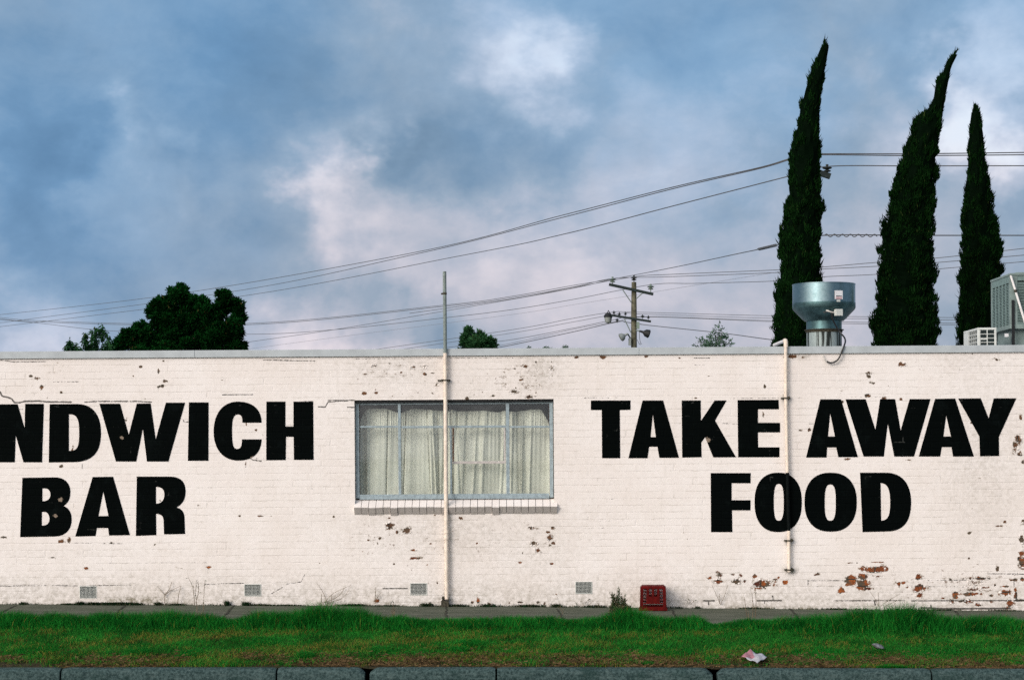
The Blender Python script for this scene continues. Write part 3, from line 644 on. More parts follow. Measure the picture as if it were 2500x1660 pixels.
for (px, py, rx, ry) in FL:
    for _ in range(int(4+(rx+ry)*.25)):
        a = fr.uniform(0, 6.28); q = fr.uniform(.85, 1.15); w = at(px+math.cos(a)*rx*q, py+math.sin(a)*ry*q, D-.003); s = fr.uniform(.006, .018); b = fr.uniform(0, 6.28)
        P = [Vector((w.x+math.cos(b+k*1.57+fr.uniform(-.4,.4))*s*fr.uniform(.6,1.3), D-.003, w.z+math.sin(b+k*1.57)*s*.7)) for k in range(4)]
        P[0].y -= fr.uniform(.004, .014); P[1].y -= fr.uniform(.002, .010); Pb = [p_+Vector((0, .0015, 0)) for p_ in P]
        mb.add(P+Pb, [(0,1,2,3),(7,6,5,4),(0,4,5,1),(1,5,6,2),(2,6,7,3),(3,7,4,0)])
fl = mb.build('paint_flakes', M['sill'], wall); fl['kind'] = 'stuff'

# ---- window
YF = D + .085
win = MB(); 
def rect2(mb, x0, y0, x1, y1, ya, yb):
    a, b = at(*Z2(x0, y0)), at(*Z2(x1, y1)); mb.box(a.x, b.x, ya, yb, b.z, a.z)
rect2(win, 228, 478, 262, 1283, YF-.02, YF+.04); rect2(win, 1845, 470, 1879, 1276, YF-.02, YF+.04)
rect2(win, 262, 484, 1845, 494, YF-.018, YF+.038); rect2(win, 262, 1252, 1845, 1283, YF-.018, YF+.038)
mb = MB(); a_, b_ = at(*Z2(1050, 462)), at(*Z2(1050, 483)); mb.box(wl+.002, wr-.002, D+.028, YF+.03, b_.z, a_.z-.002); mb.build('lintel_shade_strip', M['lamp_dark'], bld)  # dark strip added to stand for the shade under the window head
frame = win.build('window_frame', M['frame'], bld, bevel=.003)
mb = MB(); rect2(mb, 582, 490, 610, 1252, YF-.022, YF+.034); mb.build('mullion', M['frame'], frame, bevel=.003)
mb = MB(); rect2(mb, 1482, 490, 1515, 1252, YF-.022, YF+.034); mb.build('mullion', M['frame'], frame, bevel=.003)
mb = MB(); rect2(mb, 1016, 693, 1034, 1252, YF-.016, YF+.030); mb.build('mullion', M['frame'], frame, bevel=.003)
for (x0, x1) in [(262,582), (610,1482), (1515,1845)]:
    mb = MB(); rect2(mb, x0, 680, x1, 693, YF-.012, YF+.028); mb.build('transom', M['frame'], frame, bevel=.002)
mb = MB(); rect2(mb, 262, 490, 266, 1252, YF-.008, YF+.02); mb.build('glazing_bead', M['rust'], frame)
mb = MB(); rect2(mb, 1841, 490, 1845, 1252, YF-.008, YF+.02); mb.build('glazing_bead', M['rust'], frame)
mb = MB(); rect2(mb, 1036, 974, 1482, 993, YF-.026, YF+.003); rect2(mb, 1466, 697, 1480, 974, YF-.02, YF+.003); sash = mb.build('opening_sash', M['sash'], frame, label='pale opening sash in the third bay, its left edge rusted', bevel=.003)
mb = MB(); rect2(mb, 1036, 697, 1051, 974, YF-.027, YF+.004); mb.build('sash_stile', M['rust'], frame, label='rusted left stile of the opening sash')
for (x0, y0, x1, y1) in [(262,490,582,680),(262,693,582,1252),(610,490,1482,680),(610,693,1016,1252),(1050,693,1482,975),(1034,992,1482,1252),(1515,490,1845,680),(1515,693,1845,1252)]:
    a, b = at(*Z2(x0-2, y0-2)), at(*Z2(x1+2, y1+2)); mb = MB(); mb.add([(a.x, YF+.006, b.z), (b.x, YF+.006, b.z), (b.x, YF+.006, a.z), (a.x, YF+.006, a.z)], [(0,1,2,3)])
    mb.build('pane', M['glass'], frame)
# ---- curtains
def curtain(name, tops, x0, x1, yb, folds, label, Y=D+.28, seed=0, slant=0.0):
    r = random.Random(seed); n, mrows = 260, 40; tx = [q[0] for q in tops]; ty = [q[1] for q in tops]
    fp = [(r.uniform(0, 1), r.uniform(.010, .045), r.uniform(.5, 1.)*(1 if r.random() < .6 else -1), r.uniform(-.09, .09)) for _ in range(folds)]
    vs = []
    for j in range(mrows+1):
        s = j/mrows
        for i in range(n+1):
            q = i/n; px = x0+(x1-x0)*q; top = np.interp(px, tx, ty)-16; py = top+(yb-top)*s
            w = at(*Z2(px, py), Y); d = 0
            for (c0, wd, am, sl) in fp: d += am*.040*math.exp(-(((q-c0)-sl*(s-.3))/wd)**2)
            d += .004*math.sin(q*folds*8+s*1.5)*(1-s*.8) + .025*math.sin(q*7+s*2)
            gather = .006*math.sin(q*folds*22)*max(0, 1-s*2.5)
            vs.append((w.x, Y + d + gather - .03*s, w.z))
    fs = np.array([(j*(n+1)+i, (j+1)*(n+1)+i, (j+1)*(n+1)+i+1, j*(n+1)+i+1) for j in range(mrows) for i in range(n)])
    o = np_mesh(name, np.array(vs), fs, M['curtain'], None, None, smooth=True, loc=tuple(at(*Z2((x0+x1)/2, yb), Y)))
    return meta(o, label, 'curtain', 'curtains behind the wide window')
curtain('curtain', [(240,720),(300,585),(340,555),(480,552),(600,590)], 240, 625, 1262, 6, 'pale curtain with a slanted left corner in the left bay of the window', seed=3)
curtain('curtain', [(590,600),(640,575),(720,552),(860,565),(1010,575)], 590, 1020, 1262, 9, 'pale curtain with broad folds in the second bay of the window', Y=D+.30, seed=5)
curtain('curtain', [(1005,560),(1100,575),(1300,570),(1420,585),(1500,560)], 1005, 1505, 1262, 12, 'pale curtain with tight upright folds behind the opening sash', Y=D+.27, seed=9)
curtain('curtain', [(1495,575),(1560,578),(1700,560),(1775,560),(1830,650),(1850,720)], 1495, 1852, 1262, 7, 'pale curtain slipping down at the right corner in the right bay of the window', Y=D+.29, seed=14)

# ------------------------------------------------------------------ painted lettering
def flat(path, fn):
    P = []; cur = None
    for s in path:
        if len(s) == 2: cur = s; P.append(s)
        else:
            x0, y0 = cur; x1, y1, x2, y2, x3, y3 = s
            for k in range(1, 15):
                t = k/14; u = 1-t
                P.append((u**3*x0+3*u*u*t*x1+3*u*t*t*x2+t**3*x3, u**3*y0+3*u*u*t*y1+3*u*t*t*y2+t**3*y3))
            cur = (x3, y3)
    return [at(*fn(*q)) for q in P]
def sup(cx, cy, rx, ry, e=2.35, n=56):
    o_ = []
    for i in range(n):
        a = 2*math.pi*i/n; c_, s = math.cos(a), math.sin(a)
        o_.append((cx+rx*math.copysign(abs(c_)**(2/e), c_), cy+ry*math.copysign(abs(s)**(2/e), s)))
    return o_
def letter(fn, ch, word, *loops):
    L = [flat(l, fn) for l in loops]
    L2 = [[Vector((p.x, p.z, 0)) for p in l] for l in L]
    tri = tessellate_polygon(L2); allp = [p for l in L for p in l]
    mb = MB(); vs = []
    for t in tri: mb.add([], [])
    mb.v = [Vector((p.x, D-.004, p.z)) for p in allp]
    for t in tri:
        a, b, c_ = [allp[i] for i in t]; cr = (b.x-a.x)*(c_.z-a.z)-(b.z-a.z)*(c_.x-a.x)
        mb.f.append(list(t) if cr > 0 else list(t)[::-1]); mb.mi.append(0)
    mb.build('painted_letter', M['black'], wall, label='black painted letter %s of %s' % (ch, word))
letter(Z1, 'N', 'SANDWICH', [(-95,452),(117,450),(163,608),(166,448),(290,448),(278,833),(155,833),(104,655),(98,833),(-100,833)][:])
letter(Z1, 'D', 'SANDWICH', [(328,450),(510,449),(620,449,667,530,667,640),(667,760,620,832,480,832),(322,834)], [(455,517),(470,517),(512,520,523,560,523,640),(523,720,515,755,470,757),(455,757)])
letter(Z1, 'W', 'SANDWICH', [(656,447),(793,447),(850,652),(903,446),(995,445),(1028,682),(1095,440),(1222,440),(1112,828),(970,828),(943,612),(900,828),(765,828)])
letter(Z1, 'I', 'SANDWICH', [(1247,438),(1377,438),(1376,823),(1240,823)])
letter(Z1, 'C', 'SANDWICH', [(1727,572),(1725,480,1665,433,1570,433),(1465,433,1410,520,1410,630),(1410,745,1470,822,1575,822),(1670,822,1725,770,1727,682),(1597,682),(1597,725,1590,745,1565,745),(1538,745,1532,710,1532,630),(1532,550,1538,518,1572,518),(1595,518,1600,540,1600,572)])
letter(Z1, 'H', 'SANDWICH', [(1758,433),(1884,433),(1884,597),(1937,597),(1937,433),(2067,433),(2070,817),(1940,817),(1938,665),(1888,665),(1886,818),(1757,820)])
letter(Z1, 'B', 'BAR', [(148,935),(365,932),(430,932,465,975,465,1030),(465,1080,445,1105,420,1120),(455,1135,473,1165,473,1210),(473,1280,430,1322,355,1322),(133,1326)],
       [(280,1005),(300,1005),(322,1007,333,1025,333,1047),(333,1072,315,1090,280,1090)], [(277,1160),(295,1160),(315,1163,327,1180,327,1205),(327,1235,310,1250,276,1250)])
letter(Z1, 'A', 'BAR', [(612,930),(747,928),(858,1313),(720,1315),(714,1266),(640,1266),(631,1319),(497,1322)], [(682,1025),(650,1188),(716,1187)])
letter(Z1, 'R', 'BAR', [(903,927),(1120,927),(1195,927,1225,965,1225,1025),(1225,1080,1200,1115,1165,1130),(1200,1140,1217,1160,1218,1200),(1222,1305),(1083,1308),(1080,1220),(1078,1190,1068,1175,1030,1172),(1032,1313),(897,1318)],
       [(1030,995),(1065,995,1085,1010,1085,1045),(1085,1085,1065,1103,1030,1106)])
letter(Z3, 'T', 'TAKE', [(91,338),(299,338),(299,387),(243,388),(245,640),(150,640),(148,388),(91,388)])
letter(Z3, 'A', 'TAKE', [(362,338),(470,338),(553,638),(450,638),(440,580),(397,580),(388,640),(288,640)], [(416,410),(404,530),(432,530)])
letter(Z3, 'K', 'TAKE', [(567,338),(667,338),(668,445),(740,338),(803,338),(742,443),(852,635),(733,636),(690,530),(670,558),(672,635),(570,637)])
letter(Z3, 'E', 'TAKE', [(860,336),(1075,335),(1077,384),(967,384),(967,455),(1083,455),(1083,505),(967,505),(968,583),(1080,583),(1080,635),(863,635)])
letter(Z4, 'A', 'AWAY', [(383,577),(572,577),(725,1103),(547,1103),(528,1015),(445,1015),(440,1107),(253,1107)], [(473,705),(453,915),(516,915)])
letter(Z4, 'W', 'AWAY', [(612,577),(797,577),(885,855),(928,575),(1065,575),(1115,860),(1197,575),(1387,575),(1237,1098),(1057,1098),(998,800),(962,1098),(777,1098)])
letter(Z4, 'A', 'AWAY', [(1428,573),(1612,570),(1783,1098),(1592,1098),(1578,1012),(1490,1012),(1475,1098),(1280,1097)], [(1530,725),(1505,915),(1573,915)])
letter(Z4, 'Y', 'AWAY', [(1638,570),(1845,568),(1917,750),(1963,568),(2170,568),(2010,920),(2013,1093),(1838,1095),(1832,915)])
letter(Z3, 'F', 'FOOD', [(719,718),(929,718),(928,771),(829,771),(829,860),(928,860),(928,913),(831,913),(833,1027),(721,1027)])
letter(Z3, 'O', 'FOOD', sup(1073,871.5,124,155.5), sup(1076,871,26,96,2.8)[::-1])
letter(Z3, 'O', 'FOOD', sup(1348,870.5,137,154.5), sup(1346,872.5,29,94.5,2.8)[::-1])
letter(Z3, 'D', 'FOOD', [(1502,716),(1645,716),(1735,720,1770,790,1770,870),(1770,960,1740,1024,1640,1024),(1515,1027)], [(1610,770),(1645,772,1660,800,1660,870),(1660,940,1650,965,1613,967)])

# ------------------------------------------------------------------ vent pole and downpipe
yp = D - .055
pt, pm_, pb = at(1085.2, 663, yp), at(1087, 862, yp), at(1090.5, 1462, yp)
pole = empty('vent_pole', (pb.x, yp, gz(pb.x, .05)), 'tall thin pipe in front of the window, cream below the roof edge and grey above', 'vent pipe')
mb = MB(); mb.tube([pm_+Vector((.0, .0, -.01)), pt], .0228, 16); mb.build('upper_pipe', M['pole_grey'], pole, smooth=True)
mb = MB(); mb.tube([pb, pm_ + (pb-pm_)*.27, pm_], [.026, .0258, .0245], 16); mb.build('lower_pipe', M['cream'], pole, smooth=True)
c = at(1085.6, 717, yp); mb = MB(); mb.lathe((c.x, c.y, c.z-.012), [(.027, 0), (.027, .024)], 16); mb.box(c.x-.045, c.x-.02, c.y-.012, c.y+.012, c.z-.012, c.z+.008); mb.build('collar', M['dark_iron'], pole)
c = at(1087.5, 928, yp); mb = MB(); mb.lathe((c.x, c.y, c.z-.01), [(.0285, 0), (.0285, .016)], 16); mb.box(c.x-.10, c.x+.06, c.y+.03, c.y+.052, c.z-.009, c.z+.007); mb.box(c.x-.05, c.x-.025, c.y-.015, c.y+.03, c.z-.012, c.z+.012); mb.box(c.x+.026, c.x+.05, c.y-.01, c.y+.03, c.z-.008, c.z+.010); mb.build('bracket', M['dark_iron'], pole)
c = at(1089.8, 1307, yp); mb = MB(); mb.lathe((c.x, c.y, c.z-.06), [(.027, 0), (.031, .01), (.031, .035), (.028, .045), (.028, .085), (.032, .09), (.032, .12), (.026, .128)], 16); mb.build('coupling', M['cream'], pole, smooth=True)
c = at(1089, 1452, yp); g0 = gz(c.x, .05); mb = MB(); mb.box(c.x-.062, c.x+.035, c.y-.045, c.y+.052, g0-.01, g0+.075); mb.box(c.x-.052, c.x-.028, c.y-.03, c.y+.052, g0+.075, g0+.13); mb.box(c.x+.026, c.x+.04, c.y-.02, c.y+.052, g0+.075, g0+.11); mb.build('base_shoe', M['dark_iron'], pole, bevel=.006)

yd = D - .052
q0, q1, q2, q3, q4 = at(1918.5, 836, yd), at(*Z3(1113.5, 330), yd), at(*Z3(1122, 716), yd), at(*Z3(1129, 1020), yd), at(*Z3(1130.5, 1236), yd)
dp = empty('downpipe', (q4.x, yd, q4.z), 'cream pipe that elbows over the roof edge and runs down across the letter O', 'pipe')
r_ = .0215
mb = MB(); mb.tube([q2, q1, q0+Vector((0, 0, -.03))], r_, 16); mb.build('upper_pipe', M['cream'], dp, smooth=True)
mb = MB(); mb.tube([q3, q2], r_+.0004, 16); mb.build('painted_pipe_length', M['pipe_black'], dp, label='length of pipe painted black where it crosses the letter O', smooth=True)
mb = MB(); mb.tube([q4, q3], r_, 16); mb.build('lower_pipe', M['cream'], dp, smooth=True)
mb = MB(); mb.tube(smooth_line([q0+Vector((0,0,-.06)), q0+Vector((0,0,-.01)), q0+Vector((0,.012,.014)), q0+Vector((0,.06,.026)), q0+Vector((0,.10,.026))], 5), .0275, 16); mb.build('elbow', M['cream'], dp, smooth=True)
mb = MB(); mb.tube([q0+Vector((0,.08,.026)), q0+Vector((0,1.1,.026))], r_, 16); mb.build('roof_run', M['white_pipe'], dp, smooth=True)
for (x, y) in [(1113.5,326),(1129.5,1072),(1131,1225)]:
    c = at(*Z3(x, y), yd); mb = MB(); mb.lathe((c.x, c.y, c.z-.009), [(r_+.006, 0), (r_+.006, .018)], 16); mb.box(c.x-.055, c.x+.062, c.y+.03, c.y+.05, c.z-.009, c.z+.009); mb.box(c.x+.02, c.x+.045, c.y-.01, c.y+.035, c.z-.01, c.z+.022); mb.box(c.x-.045, c.x-.022, c.y-.01, c.y+.035, c.z-.013, c.z+.007)
    mb.build('bracket', M['dark_iron'], dp)

# ------------------------------------------------------------------ rooftop exhaust fan
YFN = D + .62
def zf(py, Y=YFN): return at(2011.5, py, Y).z
cx_ = at(2011.5, 740, YFN).x; k_ = YFN/F
RZ = 2.98
fan = empty('exhaust_fan', (cx_, YFN, RZ), 'round galvanised roof exhaust fan with a wide bowl top on a narrow neck', 'exhaust fan')
rim, r1, r2 = 75.8*k_, 48.7*k_, 42.8*k_
zr, zsm, zv, zc, zfl = zf(694.5), zf(741.5), zf(754), zf(783), zf(806)
P0 = (cx_, YFN, 0)
mb = MB(); mb.lathe(P0, [(rim-.004, zr-.004), (rim+.004, zr), (rim+.004, zr-.012), (rim, zr-.014), (rim+.001, zsm+.003)], 96, cap=False); mb.lathe(P0, [(rim-.004, zr-.004), (rim-.006, zsm), (.05, zsm-.03)], 64, cap=False); mb.build('bowl_band', M['galv'], fan, smooth=True)
mb = MB(); mb.lathe(P0, [(rim+.003, zsm+.003), (rim+.003, zv+.01), (rim-.006, zv-.012), (r1+.02, zc+.018), (r1, zc+.004), (r1-.004, zc-.004), (r2, zc-.006)], 96, cap=False); mb.build('bowl_cone', M['galv_dull'], fan, smooth=True)
mb = MB(); mb.lathe(P0, [(r2, zc-.006), (r2, zfl+.004)], 64, cap=False); mb.build('neck', M['galv_dull'], fan, smooth=True)
mb = MB(); mb.lathe(P0, [(r2, zfl+.008), (47.9*k_, zfl+.004), (47.9*k_, zfl-.003), (r2+.004, zfl-.006), (r2+.010, zfl-.012), (r2+.010, zfl-.030), (r2+.002, zfl-.034)], 64, cap=False); mb.build('flange', M['dark_iron'], fan, smooth=True)
mb = MB(); mb.lathe(P0, [(r2-.001, zfl-.02), (r2-.001, RZ)], 64); mb.build('base_duct', M['galv_streak'], fan, smooth=True)
def on_bowl(zx, zy, rad):
    px = 1900+zx/7.127; py = 680+zy/7.127; y = YFN-rad
    for _ in range(12):
        dx = at(px, py, y).x-cx_; y = YFN-math.sqrt(max(rad*rad-dx*dx, 0))
    return at(px, py, y), math.asin(max(-1, min(1, dx/rad)))
p_, a_ = on_bowl(1048, 285, rim)
def plate(mb, p_, a_, x0, x1, z0, z1, off, th=.003):
    t = Vector((math.cos(a_), math.sin(a_)*1.0, 0)); nrm = Vector((math.sin(a_), -math.cos(a_), 0)); c = p_+nrm*off
    vs = [c+t*x+nrm*o2+Vector((0,0,z)) for z in (z0, z1) for o2 in (0, th) for x in (x0, x1)]
    mb.add(vs, [(0,2,3,1),(4,5,7,6),(0,1,5,4),(2,6,7,3),(0,4,6,2),(1,3,7,5)])
mb = MB(); plate(mb, p_, a_, -.056, .056, -.055, .055, .004); mb.k = 1; plate(mb, p_, a_, -.040, .042, -.054, -.024, .0072, .002); mb.k = 2; plate(mb, p_, a_, -.038, .042, -.018, -.010, .0072, .002); mb.k = 3; plate(mb, p_, a_, -.028, .022, -.088, -.062, .004)
mb.build('label_plate', [M['sticker'], M['sticker_pink'], M['lamp_dark'], M['ac_white']], fan)
p_, a_ = on_bowl(1015, 600, rim*.93)
mb = MB(); plate(mb, p_, a_, -.045, .055, -.040, .045, .02, .055); mb.build('junction_box', M['ac_white'], fan, bevel=.006)
jb = p_ + Vector((-.11, -.02, .02)); mb = MB(); mb.tube(smooth_line([jb+Vector((-.03,.04,.02)), jb+Vector((0,.0,.005)), jb+Vector((.05,.005,-.012)), jb+Vector((.08,.01,-.012))], 4), .010, 8); mb.build('conduit_elbow', M['conduit'], fan, smooth=True)
mb = MB(); c0 = jb+Vector((-.035, .045, .02)); mb.tube([c0, c0+Vector((-.002,-.012,0))], .036, 20); mb.build('cable_gland', M['rubber'], fan)
pts = [(930,600),(945,700),(985,790),(1040,885),(1095,960),(1150,1025),(1168,1090),(1150,1160),(1118,1240),(1090,1310),(1048,1395),(985,1450),(905,1466),(845,1445)]
ysq = [YFN-.42,YFN-.40,YFN-.36,YFN-.32,YFN-.33,D+.22,D+.08,D-.035,D-.05,D-.052,D-.05,D-.045,D-.04,D-.035]
cable = empty('power_cable', tuple(at(2060, 880, D-.04)), 'black cable looping down from the roof fan over the white roof edge', 'cable')
mb = MB(); mb.tube(smooth_line([at(1900+x/7.127, 680+y/7.127, Y) for (x, y), Y in zip(pts, ysq)], 6), .0105, 10); mb.build('black_sheath', M['rubber'], cable, smooth=True)
mb = MB(); mb.tube(smooth_line([at(1900+x/7.127, 680+y/7.127, Y) for (x, y), Y in zip([(848,1446),(812,1412),(790,1370),(778,1322)], [D-.028,D-.03,D-.03,D-.032])], 6), .0068, 10); mb.build('grey_conduit', M['conduit'], cable, smooth=True)

# ------------------------------------------------------------------ evaporative cooler and air conditioner on the roof
YC = D + 1.5
ca = at(2465.5, 667, YC); kc = YC/F
x0 = ca.x; x1 = x0 + 1.05; zt_ = ca.z; zb_ = at(2465.5, 797.5, YC).z; dep = 1.06
cool = empty('evaporative_cooler', (x0+.5, YC+.5, RZ), 'big grey green louvred evaporative cooler at the right end of the roof', 'evaporative cooler')
mb = MB(); mb.box(x0+.015, x1-.015, YC+.015, YC+dep-.015, zb_, zt_-.02); mb.build('cabinet', M['slot'], cool)
mb = MB(); mb.box(x0-.008, x1+.008, YC-.008, YC+dep+.008, zt_-.035, zt_); mb.box(x0+.1, x1-.1, YC+.1, YC+dep-.1, zt_, zt_+.02); mb.build('lid', M['cooler'], cool, bevel=.012)
for (a, b) in [((x0, YC), (x0+.10, YC+.02)), ((x1-.10, YC), (x1, YC+.02)), ((x0, YC+.022), (x0+.02, YC+.07)), ((x0, YC+dep-.06), (x0+.02, YC+dep))]:
    mb = MB(); mb.box(a[0], b[0], a[1], b[1], zb_, zt_-.035); mb.build('corner_post', M['cooler'], cool, bevel=.004)
mb = MB(); mb.box(x0-.004, x1+.004, YC-.004, YC+dep+.004, zb_-.03, zb_+.03); mb.build('water_tray', M['cooler'], cool, bevel=.008)
# left side louvre panel: header band, five uprights, rows of slats
mb = MB(); mb.box(x0+.002, x0+.018, YC+.07, YC+dep-.06, zt_-.125, zt_-.036)
for i in range(6):
    y = YC+.07+(dep-.13)*i/5; mb.box(x0+.002, x0+.020, y-.022, y+.022, zb_+.03, zt_-.125)
nl = 26
for i in range(nl):
    z = zb_+.04+(zt_-.135-zb_-.04)*i/nl; mb.box(x0+.004, x0+.016, YC+.07, YC+dep-.06, z, z+.011)
mb.build('side_louvre', M['cooler_lou'], cool)
mb = MB(); mb.box(x0+.10, x1-.10, YC+.002, YC+.018, zt_-.10, zt_-.036); mb.box(x0+.10, x1-.10, YC+.002, YC+.018, zb_+.03, zb_+.055)
for i in range(nl):
    z = zb_+.06+(zt_-.115-zb_-.06)*i/nl; mb.box(x0+.10, x1-.10, YC+.004, YC+.016, z, z+.012)
mb.build('front_louvre', M['cooler_lou'], cool)
mb = MB(); mb.box(x0+.06, x1-.12, YC+.10, YC+dep-.12, RZ+.09, zb_-.03); mb.build('supply_duct', M['cooler'], cool)
mb = MB()
for (xx, yy) in [(x0+.02, YC-.02), (x1-.05, YC-.02), (x0+.02, YC+dep-.05), (x1-.05, YC+dep-.05)]: mb2 = MB(); mb2.box(xx, xx+.036, yy, yy+.03, RZ, zt_-.36 if yy < YC else zb_-.03); mb2.build('support_leg', M['lamp_dark'], cool)
c = at(2462, 818, YC-.0); mb = MB(); mb.box(c.x-.028, c.x+.022, YC+.085, YC+.0985, c.z-.02, c.z+.025); mb.build('label_plate', M['sticker'], cool)
mb = MB(); pa, pb2 = at(2320+1052/7.128, 640+235/7.128, YC-.04), at(2320+1135/7.128, 640+500/7.128, YC-.05); pc = at(2320+1290/7.128, 640+1010/7.128, YC-.06); pd = pc+(pc-pb2)*.45
mb.tube([pa, pb2, pc, pd], .016, 12); mb.build('drain_pipe', M['white_pipe'], cool, smooth=True)
mb = MB(); e = pb2; mb.lathe((e.x, e.y, e.z-.02), [(.022, 0), (.022, .035)], 12); mb.build('pipe_clip', M['dark_iron'], cool)

YA = D + 1.15
aa = at(2387, 800, YA); xa0 = aa.x; xa1 = at(2433, 800, YA).x; za1 = aa.z; dpa = .82
ac = empty('air_conditioner', (xa0+.15, YA+.3, RZ), 'small white air conditioner with a square grille beside the cooler', 'air conditioner')
mb = MB(); mb.box(xa0+.006, xa1-.006, YA+.006, YA+dpa-.006, RZ, za1-.01); mb.build('core', M['slot'], ac)
mb = MB(); mb.box(xa0, xa1, YA, YA+dpa, za1-.03, za1); mb.box(xa0, xa0+.036, YA, YA+.03, RZ, za1-.03); mb.box(xa1-.03, xa1, YA, YA+.03, RZ, za1-.03); mb.box(xa0, xa0+.02, YA+dpa-.27, YA+dpa, RZ, za1-.03); mb.box(xa0, xa0+.02, YA+.03, YA+.06, RZ, za1-.03); mb.build('casing', M['ac_white'], ac, bevel=.005)
mb = MB(); xm = (xa0+xa1)/2
mb.box(xm-.006, xm+.006, YA, YA+.006, RZ, za1-.03)
for i in range(1, 5): z = za1-.03-i*.054; mb.box(xa0+.036, xa1-.03, YA+.001, YA+.0055, z-.004, z+.004)
z = za1-.03-.118; mb.box(xa0+.036, xm, YA-.001, YA+.0065, z-.011, z+.003)
mb.build('front_grille', M['ac_white'], ac)
mb = MB()
for i in range(1, 5): y = YA+.06+(dpa-.33)*i/4.4; mb.box(xa0+.001, xa0+.006, y-.009, y+.009, RZ, za1-.03)
for i in range(1, 5): z = za1-.03-i*.052; mb.box(xa0, xa0+.0065, YA+.06, YA+dpa-.27, z-.005, z+.005)
mb.build('side_grille', M['ac_white'], ac)

# ------------------------------------------------------------------ utility poles and wires
YP = 105.0
def Zp(x, y, Y=YP): return at(1460+x/7.467, 650+y/7.467, Y)
base_p = Zp(655, 1475)
up = empty('utility_pole', (base_p.x, YP, -.2), 'weathered timber power pole with two dark crossarms and floodlights behind the white roof edge', 'utility pole')
mb = MB(); mb.tube([(base_p.x, YP, -.2), Zp(655, 1475), Zp(655, 800), Zp(655, 290)], [.17, .155, .148, .125], 14); mb.build('pole', M['timber'], up, smooth=True)
a, b = Zp(200, 332, YP-.6), Zp(1008, 512, YP-.25+.6)
a = Zp(200, 332, YP-.25); b = Zp(1008, 512, YP-.25)
mb = MB(); mb.bar(a, b, .13, .14); mb.build('crossarm', M['arm'], up)
a2, b2 = Zp(240, 893, YP-.25), Zp(965, 1008, YP-.25); mb = MB(); mb.bar(a2, b2, .13, .11); mb.build('crossarm', M['arm'], up)
for (p, q) in [((450,430),(605,660)), ((810,490),(700,590)), ((480,960),(600,1210))]:
    mb = MB(); mb.tube([Zp(*p, YP-.3), Zp(*q, YP-.2)], .028, 6); mb.build('brace', M['pole_grey'], up)
def insul(x, y, s, mt, parent=up, Zf=Zp, Y=YP-.25, name='insulator'):
    c = Zf(x, y, Y); mb = MB(); mb.lathe(tuple(c), [(.02*s, -.12*s), (.02*s, .0), (.11*s, .02*s), (.13*s, .05*s), (.04*s, .09*s), (.14*s, .12*s), (.17*s, .15*s), (.04*s, .2*s), (.05*s, .26*s), (.01*s, .27*s)], 12); mb.build(name, mt, parent, smooth=True)
insul(265, 300, 1.15, M['porcelain']); insul(960, 430, 1.15, M['porcelain']); insul(655, 262, 1.1, M['brown_pin'], Y=YP)
for (x, y) in [(290,870),(500,890),(390,895),(812,940),(918,955),(350,1010)]: insul(x, y, .62, M['brown_pin'])
# street lamp on the left end, flood lamps, boxes
c = Zp(185, 925); mb = MB(); mb.lathe(tuple(c), [(.01, .2), (.14, .17), (.22, .05), (.21, 0), (.16, -.28), (.02, -.34)], 16); mb.k = 0; mb.build('street_lamp_head', [M['lamp_grey']], up, smooth=True)
mb = MB(); mb.lathe(tuple(c), [(.02, .21), (.15, .18), (.235, .05), (.225, -.02)], 16); mb.build('lamp_hood', M['lamp_dark'], up, smooth=True)
mb = MB(); mb.tube([c+Vector((-.05,0,.2)), c+Vector((.0,0,.35)), Zp(240, 890)], .03, 6); mb.build('lamp_bracket', M['lamp_dark'], up)
def flood(x0, y0, x1, y1, mt, tail):
    a, b = Zp(x0, y0, YP-.5), Zp(x1, y1, YP-.5); d = (b-a).normalized(); m1 = a+(b-a)*.35
    mb = MB(); mb.tube([a, m1, m1+(b-m1)*.35, b-d*.05, b], [.05, .07, .19, .23, .15], 12); o_ = mb.build('flood_lamp', mt, up, smooth=True)
    mb = MB(); mb.tube([a, tail], .04, 6); mb.build('lamp_arm', M['pole_grey'], up)
flood(540, 1230, 400, 1310, M['lamp_grey'], Zp(600, 1330, YP-.1)); flood(755, 1180, 945, 1240, M['lamp_dark'], Zp(700, 1170, YP-.1))
a, b = Zp(555, 1315, YP-.2), Zp(600, 1440, YP-.2); mb = MB(); mb.box(a.x, b.x, YP-.35, YP-.1, b.z, a.z); mb.build('switch_box', M['lamp_grey'], up)
a, b = Zp(700, 1015, YP-.2), Zp(755, 1140, YP-.2); mb = MB(); mb.box(a.x, b.x, YP-.3, YP-.1, b.z, a.z); mb.build('switch_box', M['porcelain'], up)
mb = MB(); mb.tube(smooth_line([Zp(755,1180,YP-.3), Zp(755,1280,YP-.3), Zp(770,1380,YP-.3), Zp(790,1415,YP-.3), Zp(755,1420,YP-.3), Zp(715,1340,YP-.3)], 4), .014, 5); mb.build('lamp_cable', M['wire'], up)

YQ = 50.0
def Zq(x, y, Y=YQ): return at(1850+x/1.866, 60+y/1.866, Y)
bq = Zq(235, 600)
up2 = empty('utility_pole', (bq.x, YQ, -.2), 'power pole hidden behind the left cypress with only its crossarm end showing', 'utility pole')
mb = MB(); mb.tube([(bq.x, YQ, -.2), Zq(235, 900), Zq(235, 600)], [.17, .15, .13], 14); mb.build('pole', M['timber'], up2, smooth=True)
mb = MB(); mb.bar(Zq(150, 632, YQ-.2), Zq(330, 693, YQ-.2), .12, .135); mb.build('crossarm', M['arm'], up2)
def Zq2(x, y, Y): return Zq(x, y, Y)
for (x, y) in [(316, 674), (180, 640)]: insul(x, y, .75, M['brown_pin'], up2, Zq2, YQ-.2)
insul(235, 600, .75, M['brown_pin'], up2, Zq2, YQ)

